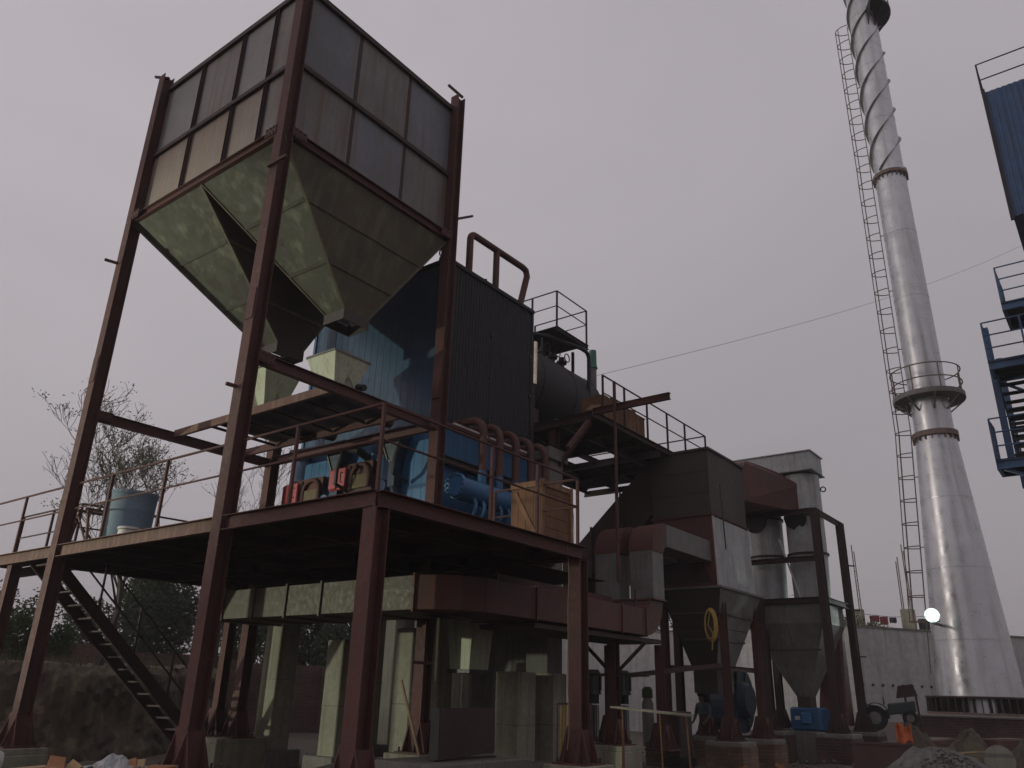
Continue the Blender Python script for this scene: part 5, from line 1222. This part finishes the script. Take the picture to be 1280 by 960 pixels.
# ------------------------------------------------------------------ loose things on the ground
def brick(p, rz, rx, ry, mt, label, grp='loose bricks in the foreground', s=1.0):
    mb = MB().box(-.115*s, .115*s, -.055*s, .055*s, -.038*s, .038*s); me = 'loose_brick'
    o = obj(me, mb, mt, bevel=.006); o.location = p; o.rotation_euler = (rx, ry, rz); return tag(o, label, 'brick', grp)
rng = random.Random(9)
px0 = at_px(10.6, 92); px1 = at_px(10.2, 200)
for k in range(18):
    t = rng.random(); p = (px0[0]*(1-t)+px1[0]*t+rng.uniform(-.25, .45), px0[1]*(1-t)+px1[1]*t+rng.uniform(-.2, .5), rng.choice((.0, .05, .10, .16, .22))+.48)
    brick(p, rng.uniform(0, 3), rng.uniform(-.5, .5), rng.uniform(-.5, .5), BRICKP if k % 4 else BRICKO, 'loose tan brick in the foreground heap at lower left', s=1.5)
HEAP = MB(); 
for (nm, cx, cy, rx, ry, h, mt, lab) in (('brick_heap', (px0[0]+px1[0])/2+.1, (px0[1]+px1[1])/2+.15, 1.3, .8, .66, EARTH, 'low heap of soil under the loose bricks'),):
    mb = MB(); n = 22
    for i in range(8):
        for k in range(n):
            a = 2*math.pi*k/n; r = i/7; mb.v.append((cx+rx*r*math.cos(a), cy+ry*r*math.sin(a), h*(1-r*r)+.03*hsh(i*2.1+k, k*1.7)-.05))
    for i in range(7):
        for k in range(n): mb.f.append((i*n+k, i*n+(k+1) % n, (i+1)*n+(k+1) % n, (i+1)*n+k))
    tag(obj('soil_heap', mb, mt, loc=(cx, cy, 0)), lab, 'heap')
q = at_px(10.6, 240); o = brick((q[0], q[1], .62), .65, 0, 0, BRICKO, 'orange block standing at the foot of the middle bunker column', None, 2.6); o['category'] = 'block'
q = at_px(10.4, 196); mb = MB(); n = 9
for i in range(n+1):
    for j in range(n+1): mb.v.append((q[0]+(i/n-.5)*.5+rng.uniform(-.02, .02), q[1]+(j/n-.5)*.4+rng.uniform(-.02, .02), .72+.14*math.exp(-((i-4)**2+(j-5)**2)/9)+rng.uniform(-.035, .035)))
for i in range(n):
    for j in range(n): mb.f.append((i*(n+1)+j, (i+1)*(n+1)+j, (i+1)*(n+1)+j+1, i*(n+1)+j+1))
tag(obj('plastic_sheet', mb, GALV, loc=(q[0], q[1], .4)), 'crumpled silvery plastic sheet on the brick heap', 'sheet')
p = at_px(13.6, 30); tag(obj('cement_bag', MB().tube([(p[0]-.35, p[1], .5), (p[0]-.3, p[1], .52), (p[0], p[1], .56), (p[0]+.3, p[1], .52), (p[0]+.36, p[1], .5)], [.05, .16, .2, .16, .05], 14), WHITE, smooth=True, loc=(p[0], p[1], .4)), 'pale cement bag by the leftmost column foot', 'bag')
def heap(name, cx, cy, rx, ry, h, mt, label, kind=None, seed=1):
    mb = MB(); n = 40; m_ = 16
    for i in range(m_+1):
        for k in range(n):
            a = 2*math.pi*k/n; r = i/m_; wob = 1+.12*hsh(math.cos(a)*2+seed, math.sin(a)*2)
            mb.v.append((cx+rx*wob*r*math.cos(a), cy+ry*wob*r*math.sin(a), h*(1-r*r)**1.6*(1+.22*hsh(3*r*math.cos(a)+seed, 3*r*math.sin(a)))+.05*h*hsh(r*11+k*1.9+seed, k*1.3+r*7)-.05))
    for i in range(m_):
        for k in range(n): mb.f.append((i*n+k, i*n+(k+1) % n, (i+1)*n+(k+1) % n, (i+1)*n+k))
    return tag(obj(name, mb, mt, loc=(cx, cy, 0)), label, 'heap')
g = at_px(17.5, 1150); heap('gravel_heap', g[0], g[1], 1.7, 1.5, .85, GRAV, 'grey gravel heap at the lower right')
g = at_px(13.5, 1010); heap('rubble_heap', g[0], g[1], 1.6, 1.2, .28, BRICKY, 'low heap of brick rubble before the cyclone pedestals', seed=4)
for k, (pp, dd, rx, h) in enumerate(((1190, 22.0, 1.3, 1.05), (1262, 21.5, 1.4, .95), (1125, 22.6, 1.0, 1.1), (1030, 17.2, 1.0, .5), (960, 16.0, 1.1, .35))):
    g = at_px(dd, pp); heap('rubble_heap', g[0], g[1], rx, .9, h, EARTH, ['earth and brick heap below the chimney plinth, centre', 'earth heap at the right image edge below the plinth', 'earth heap beside the brown steel box', 'low earth heap before the right cyclone pedestal', 'low earth heap before the air heater pedestals'][k], seed=k+11)
rb = random.Random(44)
for k in range(46):
    g = at_px(rb.uniform(15, 21.5), rb.uniform(900, 1280)); zz = .05+.9*max(0, min(1, (g[0]-19)/8))
    o = brick((g[0], g[1], zz+rb.uniform(.02, .12)), rb.uniform(0, 3), rb.uniform(-.4, .4), rb.uniform(-.4, .4), BRICKO if k % 3 else BRICKP, 'broken brick lying in the rubble at the lower right', 'loose bricks in the right rubble')
g = at_px(15.5, 430); heap('rubble_heap', 5.6, 2.0, 2.4, 1.8, .35, CONCD, 'pale rubble spread between the concrete pillars', seed=6)
# stones scattered (gravel, uncountable)
mb = MB(); rng = random.Random(12)
for k in range(4200):
    if k < 2500: g = at_px(17.5, 1150); r = 1.9*math.sqrt(rng.random()); a = rng.uniform(0, 6.28); x, y = g[0]+r*math.cos(a), g[1]+.9*r*math.sin(a); z = .82*max(0, 1-(r/1.65)**2)**1.6
    else: x, y = rng.uniform(-2, 20), rng.uniform(-9, 7); z = 0
    s = rng.uniform(.02, .06); z += .02+.11*hsh(x, y)*(k >= 2500)
    mb.add([(x+s*rng.uniform(.6, 1.2), y, z), (x, y+s, z), (x-s, y, z), (x, y-s, z), (x, y, z+s*.8), (x, y, z-s)], [(0,1,4),(1,2,4),(2,3,4),(3,0,4),(1,0,5),(2,1,5),(3,2,5),(0,3,5)])
tag(obj('loose_stones', mb, GRAV), 'small loose stones and gravel strewn over the ground', 'gravel', kind='stuff')

sr = random.Random(77)
for k, (pp, dd, lb) in enumerate(((470, 14, 'rusty pipe lying among the pillars at centre'), (380, 15, 'rusty pipe lying left of the lit pillar'), (670, 13.5, 'rusty pipe on the ground before the yellow straps'), (860, 15.5, 'rusty pipe lying under the plank bench'), (980, 17.5, 'rusty pipe beside the cyclone pedestals'))):
    g = at_px(dd, pp); a = sr.uniform(0, 3); l = sr.uniform(.8, 1.8)
    tag(obj('scrap_pipe', MB().tube([(g[0]-l*math.cos(a)/2, g[1]-l*math.sin(a)/2, .12), (g[0]+l*math.cos(a)/2, g[1]+l*math.sin(a)/2, .2)], .045, 10), OXL, loc=(g[0], g[1], .1), smooth=True), lb, 'pipe')
for k, (pp, dd, lb) in enumerate(((345, 15.5, 'black hose looping on the ground left of the first pillar'), (600, 13.5, 'black hose looping before the brown plate box'), (810, 16, 'black hose looping behind the plank bench'))):
    g = at_px(dd, pp); pts = [(g[0]+(.5+.05*i)*math.cos(i*.7), g[1]+.5*math.sin(i*.7)+.05*i, .1+.03*math.sin(i)) for i in range(16)]
    tag(obj('hose', MB().tube(pts, .03, 7), BLACK, loc=(g[0], g[1], .1), smooth=True), lb, 'hose')
# right foreground: masonry kerb, boards, white drum, cloth
def wp(d, px, z): q = at_px(d, px); return V((q[0], q[1], z))
c = wp(20.6, 1222, .55)
WD = thing('white_drum', 'round pale drum lid leaning on the plinth at lower right', 'drum', c)
fd = (V((-6.83, -10.7, .8))-c).normalized(); mb = MB().tube([c, c+fd*.12], .27, 28); obj('lid', mb, CONCD, WD, True); obj('rim', MB().tube([c+fd*.10, c+fd*.14], .285, 28), CONCD, WD, True)
KB = thing('masonry_ledge', 'long brown masonry ledge in front of the chimney plinth', 'ledge', (21, -5, 0))
a, b = wp(23.5, 1085, 0), wp(21.5, 1300, 0); d = (b-a).normalized(); nn_ = V((-d.y, d.x, 0))
lr = random.Random(3)
for k in range(7):
    p, q_ = a+(b-a)*(k/7), a+(b-a)*((k+1)/7-.004); hh = lr.uniform(.62, .95); of = nn_*lr.uniform(-.12, .12)
    obj('masonry_block', MB().loft([p+of, q_+of, q_+nn_*1.4, p+nn_*1.4], [p+of+V((0, 0, hh)), q_+of+V((0, 0, hh+lr.uniform(-.06, .06))), q_+nn_*1.4+V((0, 0, hh)), p+nn_*1.4+V((0, 0, hh))]), BRICKR if k % 3 else EARTH, KB, bevel=.03)
tag(obj('pale_board', MB().bar(wp(20.5, 1150, .60), wp(20.0, 1202, .72), .3, .03), WOODP, loc=wp(20.5, 1150, .6)), 'pale board lying before the masonry ledge', 'board')
tag(obj('dark_block', MB().bar(wp(20.8, 1146, .36), wp(20.6, 1172, .40), .3, .3), BLACK, loc=wp(20.8, 1146, .3)), 'dark block under the pale board at lower right', 'block')
BXB = thing('brown_tank', 'dark red brown steel box standing right of the cyclone pedestals', 'tank', wp(20.5, 1085, 0))
a, b = wp(20.5, 1050, 0), wp(20.5, 1122, 0); d = (b-a).normalized(); nn_ = V((-d.y, d.x, 0))
obj('body', MB().loft([a, b, b+nn_*.9, a+nn_*.9], [a+V((0, 0, .75)), b+V((0, 0, .75)), b+nn_*.9+V((0, 0, .75)), a+nn_*.9+V((0, 0, .75))]), OXD, BXB, bevel=.02); obj('rim', MB().bar(a+V((0, 0, .76)), b+V((0, 0, .76)), .06, .05), OXD, BXB)
mb = MB(); c = wp(20.9, 1114, .78); n = 7
for i in range(n+1):
    for j in range(n+1):
        u, v = i/n, j/n; mb.v.append(tuple(c+d*(u-.5)*.30+V((0, 0, .36*(1-v)+.05*math.sin(u*7+v*3)))+nn_*(.1*math.sin(u*9)+.1*v*math.sin(v*5)-.12*v)))
for i in range(n):
    for j in range(n): mb.f.append((i*(n+1)+j, i*(n+1)+j+1, (i+1)*(n+1)+j+1, (i+1)*(n+1)+j))
o = obj('orange_cloth', mb, ORANGE, loc=c, smooth=True); o.modifiers.new('thick', 'SOLIDIFY').thickness = .015; tag(o, 'crumpled orange cloth hung over the brown steel box', 'cloth')

# tractor parked by the wall
TRC = thing('tractor', 'small dark tractor parked against the white wall beside the cyclone frame', 'tractor', wp(29, 1098, .9))
o0 = wp(29, 1092, .88); ux = (wp(29, 1130, 1.0)-o0).normalized(); uy = V((-ux.y, ux.x, 0)); uz = V((0, 0, 1))
def tp(x, y, z): return o0+(ux*x+uy*y+uz*z)*.66
for s_ in (-.55, .55):
    wv = obj('rear_wheel', MB().tube([tp(-.35, s_-.14, .45), tp(-.35, s_+.14, .45)], .36, 24), TYRE, TRC, True); obj('rim', MB().tube([tp(-.35, s_-.15, .45), tp(-.35, s_+.15, .45)], .18, 16), GALVD, wv, True)
    fv = obj('front_wheel', MB().tube([tp(1.15, s_-.1, .28), tp(1.15, s_+.1, .28)], .22, 20), TYRE, TRC, True); obj('rim', MB().tube([tp(1.15, s_-.11, .28), tp(1.15, s_+.11, .28)], .11, 14), GALVD, fv, True)
    mb = MB(); n = 10
    for i in range(n+1):
        a = math.pi*(.05+.85*i/n)
        for k in (-.2, .2):
            for r in (.62, .66): mb.v.append(tuple(tp(-.35-r*math.cos(a)*-1, s_+k, .45+r*math.sin(a))))
    for i in range(n): b = i*4; mb.f += [(b, b+4, b+6, b+2), (b+1, b+3, b+7, b+5), (b, b+1, b+5, b+4), (b+2, b+6, b+7, b+3)]
    obj('fender', mb, TRACT, TRC)
def tbox(x0, x1, y0, y1, z0, z1, nm, mt): return obj(nm, MB().loft([tp(x0, y0, z0), tp(x1, y0, z0), tp(x1, y1, z0), tp(x0, y1, z0)], [tp(x0, y0, z1), tp(x1, y0, z1), tp(x1, y1, z1), tp(x0, y1, z1)]), mt, TRC, bevel=.03)
tbox(.25, 1.45, -.3, .3, .5, 1.0, 'bonnet', TRACT); tbox(-.6, .3, -.25, .25, .35, .75, 'gearbox', BLACK); tbox(-.65, -.2, -.25, .25, .8, .9, 'seat', BLACK); tbox(-.75, -.65, -.25, .25, .8, 1.2, 'seat_back', BLACK)
obj('exhaust', MB().tube([tp(1.05, .1, 1.0), tp(1.05, .1, 1.5)], .035, 8), BLACK, TRC, True); obj('steering_wheel', MB().tube([tp(.1, .17*math.cos(a), 1.15+.17*math.sin(a)) for a in [6.2832*i/14 for i in range(15)]], .02, 6, False), BLACK, TRC)
SH = thing('sign_post', 'dark hooded board on a thin post right of the tractor', 'sign', wp(27, 1128, .8))
c = wp(27, 1124, 0); obj('board', MB().plate([c+ux*-.3+uz*1.75, c+ux*.28+uz*1.75, c+ux*.18+uz*2.08, c+ux*-.22+uz*2.08], .06), OXD, SH); obj('post', MB().tube([c+ux*.27+uz*.6, c+ux*.22+uz*1.9], .03, 8), OXD, SH)

# worker at the pedestals
def person(p, label, facing):
    t = thing('person', label, 'person', p); p = V(p); f = V((math.cos(facing), math.sin(facing), 0)); s = V((-f.y, f.x, 0)); z = V((0, 0, 1))
    P = dict(pelvis=p+z*.92, spine=p+z*1.12+f*.03, chest=p+z*1.33+f*.07, neck=p+z*1.46+f*.11, head0=p+z*1.52+f*.13, head=p+z*1.63+f*.15)
    for k, sg in (('l', 1), ('r', -1)):
        P['sh'+k] = p+z*1.38+s*.19*sg+f*.07; P['el'+k] = p+z*1.12+s*.25*sg+f*.10; P['wr'+k] = p+z*.94+s*.20*sg+f*.28; P['hip'+k] = p+z*.88+s*.1*sg; P['kn'+k] = p+z*.48+s*.12*sg+f*(.06 if sg > 0 else -.02); P['an'+k] = p+z*.08+s*.13*sg-f*.02; P['to'+k] = p+z*.04+s*.15*sg+f*.16
        P['ha'+k] = P['wr'+k]+f*.08-z*.04
    R = dict(pelvis=(.15, .11), spine=(.14, .10), chest=(.17, .11), neck=(.055, .055), head0=(.075, .08), head=(.085, .10), sh=(.07, .07), el=(.048, .048), wr=(.033, .033), ha=(.04, .028), hip=(.10, .10), kn=(.065, .065), an=(.042, .042), to=(.04, .03))
    E_ = [('pelvis', 'spine'), ('spine', 'chest'), ('chest', 'neck'), ('neck', 'head0'), ('head0', 'head')]
    for k in 'lr': E_ += [('chest', 'sh'+k), ('sh'+k, 'el'+k), ('el'+k, 'wr'+k), ('wr'+k, 'ha'+k), ('pelvis', 'hip'+k), ('hip'+k, 'kn'+k), ('kn'+k, 'an'+k), ('an'+k, 'to'+k)]
    nm = list(P); me = bpy.data.meshes.new('body'); me.from_pydata([tuple(P[n_]-p) for n_ in nm], [(nm.index(a), nm.index(b)) for a, b in E_], [])
    o = bpy.data.objects.new('body', me); COL.objects.link(o); o.parent = t
    sk = o.modifiers.new('skin', 'SKIN'); sk.use_smooth_shade = True
    for i, n_ in enumerate(nm):
        rr = R.get(n_) or R[n_[:-1]]; me.skin_vertices[0].data[i].radius = rr; me.skin_vertices[0].data[i].use_root = (n_ == 'pelvis')
    o.modifiers.new('sub', 'SUBSURF').levels = 1; o.modifiers['sub'].render_levels = 2
    dg = bpy.context.evaluated_depsgraph_get(); ev = o.evaluated_get(dg); m2 = bpy.data.meshes.new_from_object(ev); o.modifiers.clear(); o.data = m2
    m2.materials.clear()
    for q in (SHIRT, JEANS, SKIN): m2.materials.append(q)
    for pl in m2.polygons:
        c = pl.center; rad = (c-V((0, 0, c.z))).length
        pl.material_index = 2 if c.z > 1.45 or (c.z < 1.02 and c.z > .8 and (c.dot(f) > .19)) else (1 if c.z < .96 else 0)
        pl.use_smooth = True
    hm = MB(); hc = P['head']+z*.035-f*.015
    hm.tube([hc+z*(-.07+.02*i) for i in range(10)], [.055, .092, .104, .108, .106, .10, .09, .072, .045, .01], 16); obj('hair', hm, HAIR, t, True)
    return t
g = at_px(24.5, 880); person((g[0], g[1], .02), 'person in grey blue shirt and dark jeans standing among the tower legs', HEAD+2.2)

# ------------------------------------------------------------------ damp evening air
hz = bpy.data.materials.new('haze_air'); hz.use_nodes = True; hn = hz.node_tree; hn.nodes.clear()
ho = hn.nodes.new('ShaderNodeOutputMaterial'); hv = hn.nodes.new('ShaderNodeVolumePrincipled')
hv.inputs['Color'].default_value = (.92, .9, .91, 1); hv.inputs['Density'].default_value = .0013
hn.links.new(hv.outputs[0], ho.inputs['Volume'])
tag(obj('haze', MB().box(-705, 805, -705, 905, -2.5, 38), hz), kind='stuff')
